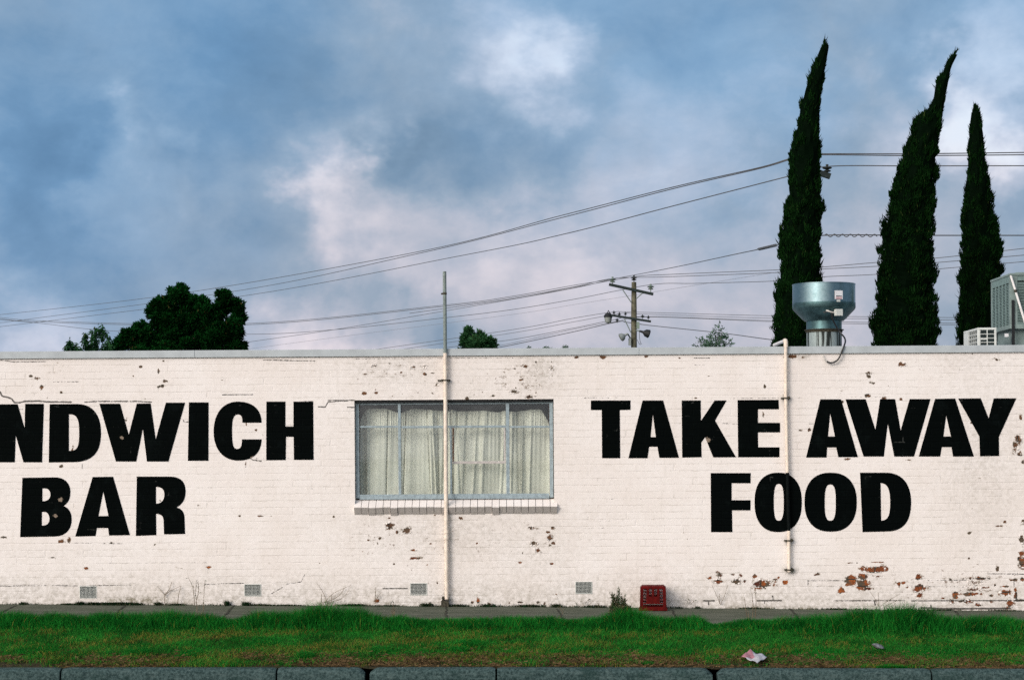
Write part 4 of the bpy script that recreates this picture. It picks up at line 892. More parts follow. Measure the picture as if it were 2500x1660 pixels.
grpw = 'overhead power lines'
def wire(pts, r, label, mt=None, Ys=None, spiral=None):
    n = len(pts); Ys = Ys or [YQ]*n
    P = smooth_line([at(x, y, Y) for (x, y), Y in zip(pts, Ys)], 12)
    mb = MB(); mb.tube(P, r, 5)
    o_ = mb.build('power_line', mt or M['wire'], None, smooth=True, loc=tuple(P[len(P)//2])); meta(o_, label, 'power line', grpw)
    if spiral:
        for (xa, ya, Ya, xb, yb, Yb) in spiral:
            a, b = at(xa, ya, Ya), at(xb, yb, Yb); L = (b-a).length; n = int(L/.02); d = (b-a).normalized(); u_ = d.cross(Vector((0,0,1))).normalized(); w_ = u_.cross(d)
            mb = MB(); mb.tube([a+d*(L*i/n)+.034*(math.cos(i*.02/.2*2*math.pi)*u_+math.sin(i*.02/.2*2*math.pi)*w_) for i in range(n+1)], .012, 5)
            mb.build('spiral_vibration_damper', M['wire'], o_)
# three high wires strung from the near pole (behind the cypress) away to the left
L3 = [150, 118, 84, 66, 56, 51, 50, 50, 50, 50]
wire([(-60,775),(402,722),(995,620),(1376,525),(1640,458),(1850,410.5),(1924,389),(1976,377),(2240,376),(2560,372)], .014, 'highest of the three power lines that climb to the left cypress', Ys=L3)
wire([(-60,796),(561,713),(1013,621),(1376,530.5),(1640,462),(1850,413),(1924,391.5),(1976,379),(2240,380.5),(2560,378)], .014, 'middle one of the three power lines that climb to the left cypress', Ys=L3)
wire([(-60,805),(571,726),(1138,622),(1376,572),(1640,504),(1850,450),(1924,431),(2019,407),(2240,405.5),(2560,405)], .014, 'lowest of the three power lines that climb to the left cypress', Ys=L3)
wire([(-60,764),(95,783),(598,790),(1085,745),(1250,723.5),(1400,697),(1498,681),(1640,654),(1800,620),(1850,609.5),(1924,592),(2010,575),(2240,575),(2560,575)], .015,
     'power line climbing from the far pole to the left cypress with a wavy damper', Ys=[140,135,125,112,108,105,100,85,65,60,54,50,50,50],
     spiral=[(1852,609,60,1896,598.6,57),(2013,575,50,2142,575.5,50)])
wire([(-60,768),(95,786),(598,793),(1085,748),(1250,727),(1400,701),(1497,680),(1630,676),(1901,665.5),(2011,657),(2139,650.5),(2289,641),(2560,618)], .016, 'power line tied to the left insulator of the far pole top arm', Ys=[140,135,125,112,108,106,105,102,96,94,92,90,86])
wire([(1000,765),(1250,730),(1400,702),(1548,676),(1640,670),(1901,659),(2011,652),(2139,641),(2289,630),(2560,600)], .016, 'power line over the top pin of the far pole', Ys=[118,112,108,105,102,96,94,92,90,86])
wire([(-60,775),(95,789),(275,808),(600,816),(815,805),(1085,776),(1250,756),(1400,731),(1588,695.5),(1700,692),(1901,686),(2011,676),(2139,670),(2289,657),(2560,634)], .015, 'power line tied to the right insulator of the far pole top arm', Ys=[150,145,138,128,120,114,110,108,105,102,96,94,92,90,86])
wire([(440,860),(600,836),(815,805),(1082,760),(1250,731),(1400,704),(1495,682)], .014, 'power line rising from behind the gum tree to the far pole', Ys=[140,135,125,115,110,107,105])
wire([(560,860),(600,853),(870,817),(1250,768),(1400,744),(1527,724),(1602,712),(1901,664),(2011,650)], .009, 'faintest thin line crossing behind the far pole', M['wire_thin'], Ys=[170,168,160,150,145,140,135,120,115])
low = [120,114,108,105,105,100,94,90,86,82]
wire([(890,857),(1250,805),(1400,777),(1498,762),(1548,762),(1886,771),(2100,773),(2290,775),(2420,776),(2560,777)], .013, 'topmost wire on the lower arm of the far pole', Ys=low)
wire([(960,856),(1250,813),(1400,786),(1520,765),(1570,767),(1886,777),(2100,778),(2290,781),(2420,782),(2560,783)], .012, 'second wire down on the lower arm of the far pole', Ys=low)
wire([(1085,849),(1250,829),(1400,801),(1485,784),(1568,773),(1886,783),(2100,787),(2290,789),(2420,790),(2560,791)], .014, 'third wire down on the lower arm of the far pole', Ys=low)
wire([(1180,850),(1250,838),(1400,804),(1500,786),(1583,774),(1886,785.5),(2100,791),(2290,793),(2420,794),(2560,795)], .011, 'lowest wire on the lower arm of the far pole', Ys=low)
wire([(1190,853),(1250,842),(1400,810),(1507,786),(1530,787),(1590,795),(1760,813),(1880,829),(2000,842)], .020, 'thick cable slung just under the lower arm of the far pole', Ys=[118,115,109,105,105,104,95,88,80])

# ------------------------------------------------------------------ trees
def rows(tab, y):
    ys_ = [t[0] for t in tab]; return np.interp(y, ys_, [t[1] for t in tab]), np.interp(y, ys_, [t[2] for t in tab])
def leaf_tris(P, dirs, L, W, tint, dry):
    """narrow pointed leaves: base pair + tip"""
    n = len(P); up_ = np.array([0, 0, 1.0]); sd = np.cross(dirs, rng.normal(size=(n, 3))); sd /= np.linalg.norm(sd, axis=1)[:, None]+1e-9
    W_ = (W*.5)[:, None]*sd; mid = P + dirs*(L*.45)[:, None]
    V_ = np.stack([P, mid+W_, P+dirs*L[:, None], mid-W_], 1).reshape(-1, 3); i = np.arange(n)*4
    return V_, np.stack([i, i+1, i+2, i+3], -1), np.repeat(tint, 4), np.repeat(dry, 4)
def cypress(tab, Y, side, label, n=78000, seed=1):
    r = np.random.default_rng(seed); y0, y1 = tab[0][0], tab[-1][0]
    scale = F/Y*1.866
    ext = list(tab) + [(y1+330, tab[-1][1]-2, tab[-1][2]+2), (y1+420, tab[-1][1]+40, tab[-1][2]-40)]
    # weights by width
    yy = np.linspace(y0, y1+420, 500); l_, r__ = rows(ext, yy); w = np.maximum(r__-l_, 6); cdf = np.cumsum(w); cdf /= cdf[-1]
    clump_n = 750; cy = np.interp(r.random(clump_n), cdf, yy); ca_ = r.uniform(0, 2*np.pi, clump_n)
    ct = np.clip(r.normal(.5, .28, clump_n), 0, 1)
    k = r.integers(0, clump_n, n); up0 = r.normal(0, 1, n); py = cy[k] + up0*15; py = np.clip(py, y0, y1+420); sd_ = r.normal(0, 1, n); an = ca_[k] + sd_*.16; q_ = np.exp(-(up0**2+sd_**2)*.35)
    l_, r__ = rows(ext, py); rad = (r__-l_)/2; cxp = (l_+r__)/2
    lump = 1 + .07*np.sin(py*.055+3*np.sin(an*2)+seed) + .07*np.sin(an*5+py*.012)
    rr = rad*lump*(.84+.18*q_+r.normal(0, .02, n))*(1-.16*r.random(n)**2)
    # pixel-derived outline -> metres about the trunk axis
    c0 = np.array([at(1850+a/1.866, 60+b/1.866, Y) for a, b in zip(cxp, py)])
    P = c0 + np.stack([np.cos(an)*rr/scale, np.sin(an)*rr/scale*.9, np.zeros(n)], -1)
    outv = np.stack([np.cos(an), np.sin(an), np.zeros(n)], -1)
    d = outv*.22 + np.array([.05, 0, 1.0]) + r.normal(0, .20, (n, 3)); d /= np.linalg.norm(d, axis=1)[:, None]
    P -= outv*.05
    L = r.uniform(.045, .11, n)*np.where(r.random(n) < .06, 1.9, 1); W = r.uniform(.013, .028, n)
    tint = np.clip(ct[k]*.5 + .45*q_*(r.random(n)) + r.normal(0, .12, n), 0, 1); dry = (r.random(n) < .012)*.5
    V_, F_, t_, d_ = leaf_tris(P, d, L, W, tint, dry)
    b = at(1850+(ext[-1][1]+ext[-1][2])/2/1.866, 60+ext[-1][0]/1.866, Y)
    root = empty('cypress_tree', (b.x, Y, -.2), label, 'tree', 'three dark cypresses behind the shop')
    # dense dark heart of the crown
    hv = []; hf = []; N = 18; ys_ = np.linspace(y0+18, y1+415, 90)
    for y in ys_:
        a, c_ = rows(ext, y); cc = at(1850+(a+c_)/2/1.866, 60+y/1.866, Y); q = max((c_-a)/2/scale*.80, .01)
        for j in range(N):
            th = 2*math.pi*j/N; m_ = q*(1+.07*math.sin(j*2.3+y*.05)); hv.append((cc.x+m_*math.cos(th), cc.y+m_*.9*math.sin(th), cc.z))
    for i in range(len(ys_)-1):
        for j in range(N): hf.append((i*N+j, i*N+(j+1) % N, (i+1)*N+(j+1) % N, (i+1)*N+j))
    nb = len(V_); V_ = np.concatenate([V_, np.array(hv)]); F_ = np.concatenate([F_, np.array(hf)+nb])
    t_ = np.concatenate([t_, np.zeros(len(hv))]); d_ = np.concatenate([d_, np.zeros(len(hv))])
    np_mesh('crown', V_, F_, M['cyp'], root, {'tint': t_, 'dry': d_})
    mb = MB(); mb.tube([(b.x, Y, -.2), (b.x, Y, b.z+.6)], [.16, .12], 10); mb.build('trunk', M['bark'], root, smooth=True)
C1 = [(86,293,314),(104,285,328),(150,264,320),(230,230,312),(300,209,300),(370,186,292),(450,176,285),(520,157,287),(560,140,290),(650,138,290),(700,131,282),(750,130,290),(800,134,300),(840,114,306),(880,107,300),(950,99,297),(1010,92,291),(1060,93,297),(1150,86,294),(1235,64,290),(1270,72,290),(1360,68,285),(1430,59,290),(1465,58,300)]
C2 = [(121,906,920),(150,873,906),(190,850,887),(230,836,878),(260,808,873),(330,796,861),(393,771,851),(404,748,850),(430,716,848),(500,690,839),(560,666,826),(640,636,822),(700,616,820),(780,596,809),(850,588,806),(910,567,812),(1000,554,803),(1040,553,814),(1100,545,817),(1200,536,809),(1240,533,802),(1290,530,818),(1350,512,824),(1400,516,825),(1460,530,822)]
C3 = [(378,982,1000),(402,970,1018),(450,962,1026),(520,958,1034),(590,952,1041),(650,950,1046),(730,938,1061),(800,932,1074),(860,923,1077),(875,925,1080),(892,925,1096),(950,925,1101),(985,925,1112),(1000,925,1122),(1060,922,1121),(1150,910,1116),(1250,912,1105),(1350,902,1100),(1400,899,1100),(1460,906,1100)]
cypress(C1, 40.0, 0, 'dark cypress behind the round roof fan, leaning right at its tip', seed=1)
cypress(C2, 42.0, 0, 'broadest cypress, second from the left, with a long tip bent to the right', n=98000, seed=2)
cypress(C3, 45.0, 0, 'shortest cypress, behind the grey green roof cooler', n=72000, seed=3)

def clump_tree(name, fn, clumps, Y, n, leaf, label, mt, trunk_px, seed=4, barkm='bark', droop=.0, group=None, shell=.55, thin=None):
    r = np.random.default_rng(seed); pxm = F/Y
    cen = np.array([at(*fn(x, y), Y) for x, y, _ in clumps]); rad = np.array([q for *_, q in clumps])
    wgt = rad**2/np.sum(rad**2); k = r.choice(len(clumps), n, p=wgt)
    dv = r.normal(size=(n, 3)); dv /= np.linalg.norm(dv, axis=1)[:, None]
    zoff = r.normal(0, .25, len(clumps))*rad*2
    # sub-clumps give each lobe a bumpy surface
    sub = r.normal(size=(len(clumps), 22, 3)); sub /= np.linalg.norm(sub, axis=2)[..., None]
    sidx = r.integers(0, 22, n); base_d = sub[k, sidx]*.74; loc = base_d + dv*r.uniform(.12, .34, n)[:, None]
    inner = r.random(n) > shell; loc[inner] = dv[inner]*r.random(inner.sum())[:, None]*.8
    if droop: loc[:, 2] -= droop*r.random(n)**2*1.6; loc[:, 0] *= .8
    P = cen[k] + loc*rad[k][:, None]; P[:, 1] += zoff[k]
    d = loc*.6 + r.normal(0, .5, (n, 3)) + np.array([0, 0, .25-droop]); d /= np.linalg.norm(d, axis=1)[:, None]
    L = r.uniform(.7, 1.4, n)*leaf; W = L*r.uniform(.28, .45, n)
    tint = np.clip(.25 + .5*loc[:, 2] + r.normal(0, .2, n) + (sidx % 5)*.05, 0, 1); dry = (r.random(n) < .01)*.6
    V_, F_, t_, d_ = leaf_tris(P, d, L, W, tint, dry)
    b = at(*fn(*trunk_px), Y)
    root = empty(name, (b.x, Y, -.2), label, 'tree', group)
    np_mesh('crown', V_, F_, M[mt], root, {'tint': t_, 'dry': d_})
    mb = MB(); tr = b.copy(); zmin = cen[:, 2].min(); top = Vector((b.x, Y, max(zmin-.2, 1.4)))
    mb.tube([(b.x, Y, -.2), (b.x+.04, Y, 1.0), top], [.20*Y/60, .16*Y/60, .12*Y/60], 10)
    for i in r.choice(len(clumps), min(len(clumps), 14), replace=False):
        c = Vector(cen[i]); c.y += zoff[i]; mid = top.lerp(c, .5)+Vector((0, 0, -.12)); lt_ = Y/60*(thin or (.35 if droop else 1)); mb.tube(smooth_line([top, mid, c], 3), [.08*lt_, .06*lt_, .05*lt_, .04*lt_, .03*lt_, .02*lt_, .012*lt_], 6)
    mb.build('trunk', M[barkm], root, smooth=True)
Y_G = 75.0; kg = Y_G/F/5.0255
def Zg(x, y): return (150+x/5.0255, 690+y/5.0255)
gum = [(1350,170,105),(1455,95,75),(1440,180,100),(1190,290,95),(1110,355,85),(1290,270,120),(1480,230,110),(1620,250,90),(1720,270,90),(1180,440,70),(1150,530,62),(1060,640,75),(1280,540,95),(1450,600,95),(1560,640,80),(1980,160,75),(2040,220,95),(2140,290,95),(2180,420,80),(1950,320,120),(1500,400,130),
    (1750,390,130),(1330,470,100),(1250,600,100),(1380,640,120),(1600,520,110),(1850,520,150),(2090,560,150),(2120,720,135),(1900,700,170),(1680,720,110),(1540,760,70),(950,600,100),(850,640,95),(1005,535,55),(750,730,85),(900,760,125),(1040,770,100),
    (1180,760,115),(1350,800,100),(660,800,55),(1100,700,70),(2130,850,130),(1900,880,160),(1600,900,140),(1300,900,150),(1000,900,130)]
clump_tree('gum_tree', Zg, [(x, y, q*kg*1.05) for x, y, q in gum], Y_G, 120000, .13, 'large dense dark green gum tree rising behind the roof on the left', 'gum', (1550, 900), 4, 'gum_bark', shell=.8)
Y_S = 55.0; ks = Y_S/F/5.0255
droopy = [(100,730,50),(60,790,38),(150,770,45),(210,810,55),(300,640,38),(290,720,50),(330,760,60),(440,570,42),(490,545,40),(540,600,38),(575,650,28),(400,620,50),(420,700,60),(400,800,70),(480,640,35),(540,760,55),(590,720,40),(600,800,55),(250,860,70),(500,860,90),(350,900,120)]
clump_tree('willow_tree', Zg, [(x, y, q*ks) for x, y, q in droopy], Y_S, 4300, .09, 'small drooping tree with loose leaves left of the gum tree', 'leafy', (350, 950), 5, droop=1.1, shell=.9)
def Zb(x, y): return (1100+x/1.687, y/1.687)
Y_B = 60.0; kb = Y_B/F/1.687
bush = [(75,1365,14),(65,1390,18),(55,1410,14),(90,1400,24),(120,1380,14),(125,1400,20),(150,1405,20),(175,1415,14),(110,1425,40),(160,1440,30),(70,1440,30),(120,1460,50)]
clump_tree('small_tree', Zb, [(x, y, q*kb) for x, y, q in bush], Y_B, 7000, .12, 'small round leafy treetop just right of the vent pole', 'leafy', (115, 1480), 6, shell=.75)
airy = [(1108,1340,10),(1095,1360,14),(1118,1365,12),(1080,1385,14),(1110,1390,16),(1135,1395,12),(1060,1398,12),(1025,1400,10),(1040,1412,16),(1075,1415,20),(1110,1418,22),(1145,1415,16),(1015,1420,12),(1130,1385,12),(1090,1440,50),(1070,1470,60)]
clump_tree('sapling_tree', Zb, [(x, y, q*kb) for x, y, q in airy], Y_B, 1500, .10, 'sparse airy sapling top between the power pole and the left cypress', 'pale_leaf', (1085, 1480), 8, shell=.9, thin=.3)
bit = [(321,1433,5),(470,1433,8),(480,1434,6),(400,1450,20),(330,1450,16),(470,1455,20)]
clump_tree('distant_tree', Zb, [(x, y, q*90/F/1.687) for x, y, q in bit], 90., 900, .12, 'very distant treetops that barely clear the roof edge left of the power pole', 'leafy', (400, 1480), 9)
def Zl(x, y): return (x/1.8896, 620+y/1.8896)

# ------------------------------------------------------------------ red milk crate
gx0, gt0 = ground_at(1596, 1487)
cw, chh, cdp = .335, .300, .32
ct_ = .20; cX = at(1596.5, 1480, D-.35).x; zb0 = float(gz(cX, .35))+.002
crate = empty('milk_crate', (cX, D-.21, zb0), 'dark red plastic milk crate standing upside down against the wall on the path', 'crate')
Rz = Matrix.Rotation(R(-4), 3, 'Z')
def crate_face(cols, rowsz, w0, w1, h, holes_, y, th, flip=None):
    """panel in the XZ plane made of cells, skipping the holes; tapers from w0 (bottom) to w1 (top)"""
    mb = MB()
    for i in range(len(cols)-1):
        for j in range(len(rowsz)-1):
            if (i, j) in holes_: continue
            a, b, c_, d_ = cols[i], cols[i+1], rowsz[j], rowsz[j+1]
            def X(u, z): return (u-.5)*(w0+(w1-w0)*z/h)
            vs = [(X(u, z), y+o2-(.0), z) for z in (c_, d_) for o2 in (0, th) for u in (a, b)]
            mb.add(vs, [(0,2,3,1),(4,5,7,6),(0,1,5,4),(2,6,7,3),(0,4,6,2),(1,3,7,5)])
    return mb
cols = [0, .115, .245, .335, .455, .535, .655, .745, .875, 1.0]
rws = [0, .030, .064, .078, .110, .120, .148, .156, .184, .192, .220, .228, .250, .262]
hol = {(i, j) for i in (1, 7) for j in (3, 5, 7, 9, 11)} | {(i, j) for i in (3, 5) for j in (7, 9, 11)} | {(1, 1), (2, 1), (3, 1), (4, 1), (5, 1), (6, 1), (7, 1)}
for nm, ang in (('front_side', 0), ('rear_side', 180), ('left_side', -90), ('right_side', 90)):
    mb = crate_face(cols, rws, cw, cw-.022, .262, hol, -cdp/2, .006)
    rot = Matrix.Rotation(R(ang), 3, 'Z')
    mb.v = [Rz @ (rot @ v) + Vector((cX, D-.21, zb0+.02)) for v in mb.v]
    mb.build(nm, M['crate'], crate)
mb = MB(); w = cw/2+.008; wt_ = cw/2-.012; hgt = .262+.02
for (za, zb2, wa) in [(0, .026, w)]:
    for s in ((-w, w, -w, -w+.02), (-w, w, w-.02, w), (-w, -w+.02, -w+.02, w-.02), (w-.02, w, -w+.02, w-.02)): mb.box(s[0], s[1], s[2], s[3], za, zb2)
mb.v = [Rz @ v + Vector((cX, D-.21, zb0)) for v in mb.v]; mb.build('rim', M['crate'], crate, bevel=.004)
mb = MB(); hh = [.0, .035]
vs = [(sx*a, sy*a, z) for (a, z) in ((wt_+.003, hgt-.002), (wt_-.022, hgt+.022)) for sx, sy in ((-1,-1),(1,-1),(1,1),(-1,1))]
mb.add(vs, [(0,1,5,4),(1,2,6,5),(2,3,7,6),(3,0,4,7),(4,5,6,7)])
vs = [(sx*a, sy*a, z) for (a, z) in ((wt_-.004, hgt-.01), (wt_-.03, hgt+.014)) for sx, sy in ((-1,-1),(1,-1),(1,1),(-1,1))]
mb.v = [Rz @ v + Vector((cX, D-.21, zb0)) for v in mb.v]; mb.build('crate_base', M['crate'], crate)

# ------------------------------------------------------------------ grass
def blades(n, X, T, Hh, W, lean, tint, dry, z=None):
    Zb_ = gz(X, T)-.004 if z is None else z
    a = rng.uniform(0, 2*np.pi, n); sx, sy = np.cos(a)*W/2, np.sin(a)*W/2
    la = rng.uniform(0, 2*np.pi, n); lx, ly = np.cos(la)*lean*Hh, np.sin(la)*lean*Hh
    B0 = np.stack([X, D-T, Zb_], -1); S = np.stack([sx, sy, 0*sx], -1)
    Md = B0 + np.stack([lx*.3, ly*.3, Hh*.55], -1); Tp = B0 + np.stack([lx, ly, Hh*(1-.25*lean)], -1)
    V_ = np.stack([B0-S, B0+S, Md+S*.8, Md-S*.8, Tp], 1).reshape(-1, 3); i = np.arange(n)*5
    F_ = np.concatenate([np.stack([i, i+1, i+2], -1), np.stack([i, i+2, i+3], -1), np.stack([i+3, i+2, i+4], -1)])
    return V_, F_, np.repeat(tint, 5), np.repeat(dry, 5)
def fbm(x, y, seed, sc=1.0):
    r = np.random.default_rng(seed); o_ = 0; tot = 0
    for k in range(5):
        for _ in range(3):
            a = r.uniform(0, 2*np.pi); f = sc*2**k; ph = r.uniform(0, 6.28); am = .62**k
            o_ = o_ + am*np.sin((x*np.cos(a)+y*np.sin(a))*f*2.6+ph); tot += am
    return o_/tot*1.8
XW = 8.4
def height_tall(X):
    px = X*194+1250
    h = .13 + .035*fbm(X, 0*X, 5, 1.2)
    for (c, w, a) in [(830,80,.13),(700,60,.06),(1495,38,.11),(1545,40,.03),(2150,130,.13),(2050,120,.06),(2340,60,.04),(380,90,.05),(100,80,.06),(200,60,.03),(1240,60,.01),(2510,30,.08),(930,90,.03),(500,60,.03),(1880,80,.02),(600,50,.0),(650,40,-.02),(1700,30,-.08),(1730,40,-.04),(1200,60,-.02),(2420,50,-.02),(20,50,.03)]:
        h = h + a*np.exp(-((px-c)/w)**2)
    return np.clip(h, .02, .5)
parts_ = []
n = 105000; X = rng.uniform(-XW, XW, n); tc = 2.03 + .06*fbm(X, 0*X, 8, .8); T = tc + rng.normal(0, .15, n); T = np.clip(T, 1.72, 2.5)
fall = np.clip(1-((T-tc)/.42)**2, .15, 1); Hh = height_tall(X)*rng.uniform(.55, 1.25, n)*fall*(1+.22*fbm(X*3, T*2, 61, 2.))
tint = np.clip(.40+.28*fbm(X, T, 3, 4.)+rng.normal(0, .22, n), 0, 1); dry = np.where(rng.random(n) < .025, rng.uniform(.4, 1, n), 0)
parts_.append(blades(n, X, T, Hh, rng.uniform(.003, .0065, n), rng.uniform(.1, .75, n), tint, dry))
# short turf
n = 230000; X = rng.uniform(-XW, XW, n); T = rng.uniform(2.15, 3.93, n); cov = fbm(X, T*1.6, 21, .9) + .4*fbm(X, T, 22, 6.)
pxn = X*194+1250
leftish = np.interp(pxn, [0, 600, 1250, 1600, 2000, 2500], [.1, .05, -.12, .2, .6, .5])
edge = np.interp(T, [2.15, 2.4, 2.7, 3.3, 3.6, 3.93], [1.1, .75, .65, .45, .25, -.75])
kp = (cov*.75 + leftish + edge + rng.normal(0, .28, n)) > -.35; X, T = X[kp], T[kp]; n = len(X)
Hh = rng.uniform(.025, .07, n)*(1+.45*fbm(X, T, 31, 3.5)); tint = np.clip(.52+.34*fbm(X, T, 33, 2.6)+rng.normal(0, .24, n), 0, 1)
pch = fbm(X, T*1.8, 23, 1.5) + .7*fbm(X, T*1.5, 27, 5.)
dz_ = np.clip(.13 - .85*pch - .45*np.interp(X*194+1250, [0, 1200, 1700, 2500], [-.05, -.3, .5, .6]) + np.interp(T, [2.3, 2.5, 3.0, 3.6, 3.9], [.0, .12, .08, .25, .5]), 0.01, .85)
dry = np.where(rng.random(n) < dz_*.62, rng.uniform(.35, 1., n), rng.uniform(0, .06, n))
parts_.append(blades(n, X, T, Hh, rng.uniform(.003, .006, n), rng.uniform(.3, 1.4, n), tint, dry))
# tufts
for (px, py, rr, hh) in [(340,1596,.10,.07),(745,1607,.10,.08),(1965,1632,.0,.0),(2180,1633,.16,.05),(1580,1624,.06,.05),(930,1590,.12,.06),(470,1600,.14,.06),(1120,1590,.1,.06),(1150,1575,.13,.07),(90,1590,.2,.06),(640,1570,.2,.06),(2300,1600,.3,.07),(2000,1600,.3,.07),(1640,1595,.25,.06)]:
    if rr == 0: continue
    x, t = ground_at(px, py); n = 1400; a = rng.uniform(0, 6.28, n); q = rr*np.sqrt(rng.random(n)); X = x+np.cos(a)*q; T = np.clip(t+np.sin(a)*q, 1.8, 3.98)
    parts_.append(blades(n, X, T, rng.uniform(.5, 1.2, n)*hh, rng.uniform(.003, .007, n), rng.uniform(.3, 1.2, n), np.clip(rng.normal(.5, .2, n), 0, 1), np.where(rng.random(n) < .04, .7, 0.)))
off = 0; VV, FF, TT, DD = [], [], [], []
for v_, f_, t_, d_ in parts_: VV.append(v_); FF.append(f_+off); TT.append(t_); DD.append(d_); off += len(v_)
gr = np_mesh('grass', np.concatenate(VV), np.concatenate(FF), M['grass'], None, {'tint': np.concatenate(TT), 'dry': np.concatenate(DD)}, kind='stuff')
meta(gr, 'green verge grass, a tall fringe along the path and short patchy turf down to the kerb', 'grass')
# dead straw matted beside the kerb
n = 52000; X = rng.uniform(-XW, XW, n); T = np.clip(rng.normal(3.70, .17, n), 2.7, 3.955); kp = (fbm(X, T*2, 41, 1.4) + .3*fbm(X, T, 42, 5.) + np.interp(X*194+1250, [0, 700, 1000, 1500, 2500], [-.55, -.35, .0, .1, .05]) + np.interp(T, [2.6, 3.2, 3.6, 3.95], [-.2, .1, .3, -.2])) > rng.normal(.0, .3, n)
X, T = X[kp], T[kp]; n = len(X); a = rng.uniform(0, 6.28, n); L = rng.uniform(.03, .10, n); Zc = gz(X, T)+rng.uniform(0, .018, n)
dx, dy = np.cos(a)*L, np.sin(a)*L*.8; wv = rng.uniform(.0018, .004, n)
V_ = np.stack([np.stack([X, D-T, Zc], -1), np.stack([X+dx, D-T+dy, Zc+rng.uniform(-.004, .028, n)], -1), np.stack([X+dx, D-T+dy, Zc+wv+.004], -1), np.stack([X, D-T, Zc+wv], -1)], 1).reshape(-1, 3)
i = np.arange(n)*4; tt = np.clip(rng.normal(.5, .25, n), 0, 1)
M['straw'] = blade_mat('dead_straw', (.035,.025,.012), (.17,.115,.06), (.3,.2,.1), .9, .1)
st = np_mesh('dead_straw', V_, np.stack([i, i+1, i+2, i+3], -1), M['straw'], None, {'tint': np.repeat(tt, 4), 'dry': np.zeros(n*4)}, kind='stuff')
meta(st, 'dead brown straw and clippings matted beside the kerb', 'dead grass')
# tiny seedlings and moss in the crack between wall and path
n = 7000; X = rng.uniform(-XW, XW, n); kp = fbm(X, 0*X, 51, 2.5) > rng.normal(.35, .3, n); X = X[kp]; n = len(X); T = np.abs(rng.normal(.0, .022, n))+.004
v_, f_, t_, d_ = blades(n, X, T, rng.uniform(.008, .04, n)*(1+(rng.random(n) < .04)*1.5), rng.uniform(.004, .010, n), rng.uniform(.2, 1.2, n), np.clip(rng.normal(.15, .2, n), 0, 1), np.where(rng.random(n) < .4, .5, 0.))
pk = [(v_, f_, t_, d_)]; offs = len(v_)
for (px, w_, hh, cnt) in [(225,16,.05,500),(262,30,.045,1400),(300,40,.05,1800),(195,10,.06,300),(55,8,.05,160),(170,30,.03,500),(385,6,.06,150),(430,20,.035,300),(553,5,.09,160),(600,8,.07,200),(640,30,.035,400),(700,40,.03,400),
    (860,30,.045,500),(940,40,.03,400),(1040,14,.06,300),(1110,30,.05,350),(1190,20,.06,200),(1290,40,.05,400),(1355,12,.07,160),(1450,30,.05,300),(1655,10,.04,60),(1700,10,.05,60),(1830,30,.03,200),(2040,30,.03,200),(2290,40,.03,300),(2450,40,.03,300)]:
    m_ = cnt; X = (px+rng.normal(0, w_*.5, m_)-1250)/194; T = np.abs(rng.normal(0, .03, m_))+.004
    q4_ = blades(m_, X, T, rng.uniform(.25, 1.1, m_)*hh, rng.uniform(.004, .011, m_), rng.uniform(.3, 1.5, m_), np.clip(rng.normal(.1, .15, m_), 0, 1), np.where(rng.random(m_) < .3, .35, 0.))
    pk.append((q4_[0], q4_[1]+offs, q4_[2], q4_[3])); offs += len(q4_[0])
v_, f_, t_, d_ = [np.concatenate(z_) for z_ in zip(*pk)]
sg = np_mesh('seedlings', v_, f_, M['weed'], None, {'tint': t_, 'dry': d_}, kind='stuff'); meta(sg, 'moss and tiny seedlings in the crack where the wall meets the path', 'moss')

# ------------------------------------------------------------------ weeds
def weed(name, label, base_px, stems, Toff=None, leafy=0, seed=0, r=.0044, group='dry weed stalks by the wall', mt='stalk'):
    """stems: lists of photograph pixels traced up one stalk; rooted at the ground in front of the wall"""
    rn = random.Random(seed); x, t = ground_at(*base_px); Y = D-max(t, .03) if Toff is None else D-Toff
    z0 = float(gz(x, D-Y)); root = empty(name, (x, Y, z0), label, 'weed', group)
    mb = MB(); leaves = []
    for s in stems:
        P = []
        for i, q in enumerate(s):
            w = at(q[0], q[1], Y + (0 if i == 0 else rn.uniform(-.03, .02))); P.append(w)
        P = smooth_line(P, 4); mb.tube(P, [r*(1-.6*i/len(P)) for i in range(len(P))], 5)
        for p_ in P[2:]:
            for _ in range(leafy): leaves.append(p_)
    mb.build('stalk', M[mt], root)
    if leaves:
        Pn = np.array(leaves) + rng.normal(0, .008, (len(leaves), 3)); d = rng.normal(size=(len(leaves), 3)) + np.array([0, 0, .6]); d /= np.linalg.norm(d, axis=1)[:, None]
        v_, f_, t_, dd_ = leaf_tris(Pn, d, rng.uniform(.012, .035, len(leaves)), rng.uniform(.004, .010, len(leaves)), rng.random(len(leaves)), (rng.random(len(leaves)) < .5)*.8)
        np_mesh('leaves', v_, f_, M['weed'], root, {'tint': t_, 'dry': dd_})
def W7(x, y): return (140+x/4.218, 1380+y/4.218)
def W4(x, y): return (x/1.8896, 1360+y/1.8896)
def W5(x, y): return (1250+x/1.8896, 1340+y/1.8896)
weed('dead_weed', 'forked dead weed against the wall right of the leftmost vent', W7(1105,385), [[W7(1105,385),W7(1107,340),W7(1103,300),W7(1062,250),W7(1030,210)],[W7(1103,300),W7(1150,250),W7(1165,205),W7(1180,165)],[W7(1112,305),W7(1160,262),W7(1275,210)],[W7(1238,392),W7(1250,300),W7(1275,210)]], seed=1)
weed('dead_weed', 'tall three stalked dead weed left of the second vent, rising from the grass', W7(1440,485), [[W7(1440,500),W7(1436,400),W7(1425,280),W7(1435,150)],[W7(1415,410),W7(1405,300),W7(1395,220),W7(1350,125)],[W7(1500,500),W7(1508,400),W7(1512,260),W7(1522,150)],[W7(1436,350),W7(1455,260),W7(1448,170)]], Toff=1.15, leafy=2, seed=2)
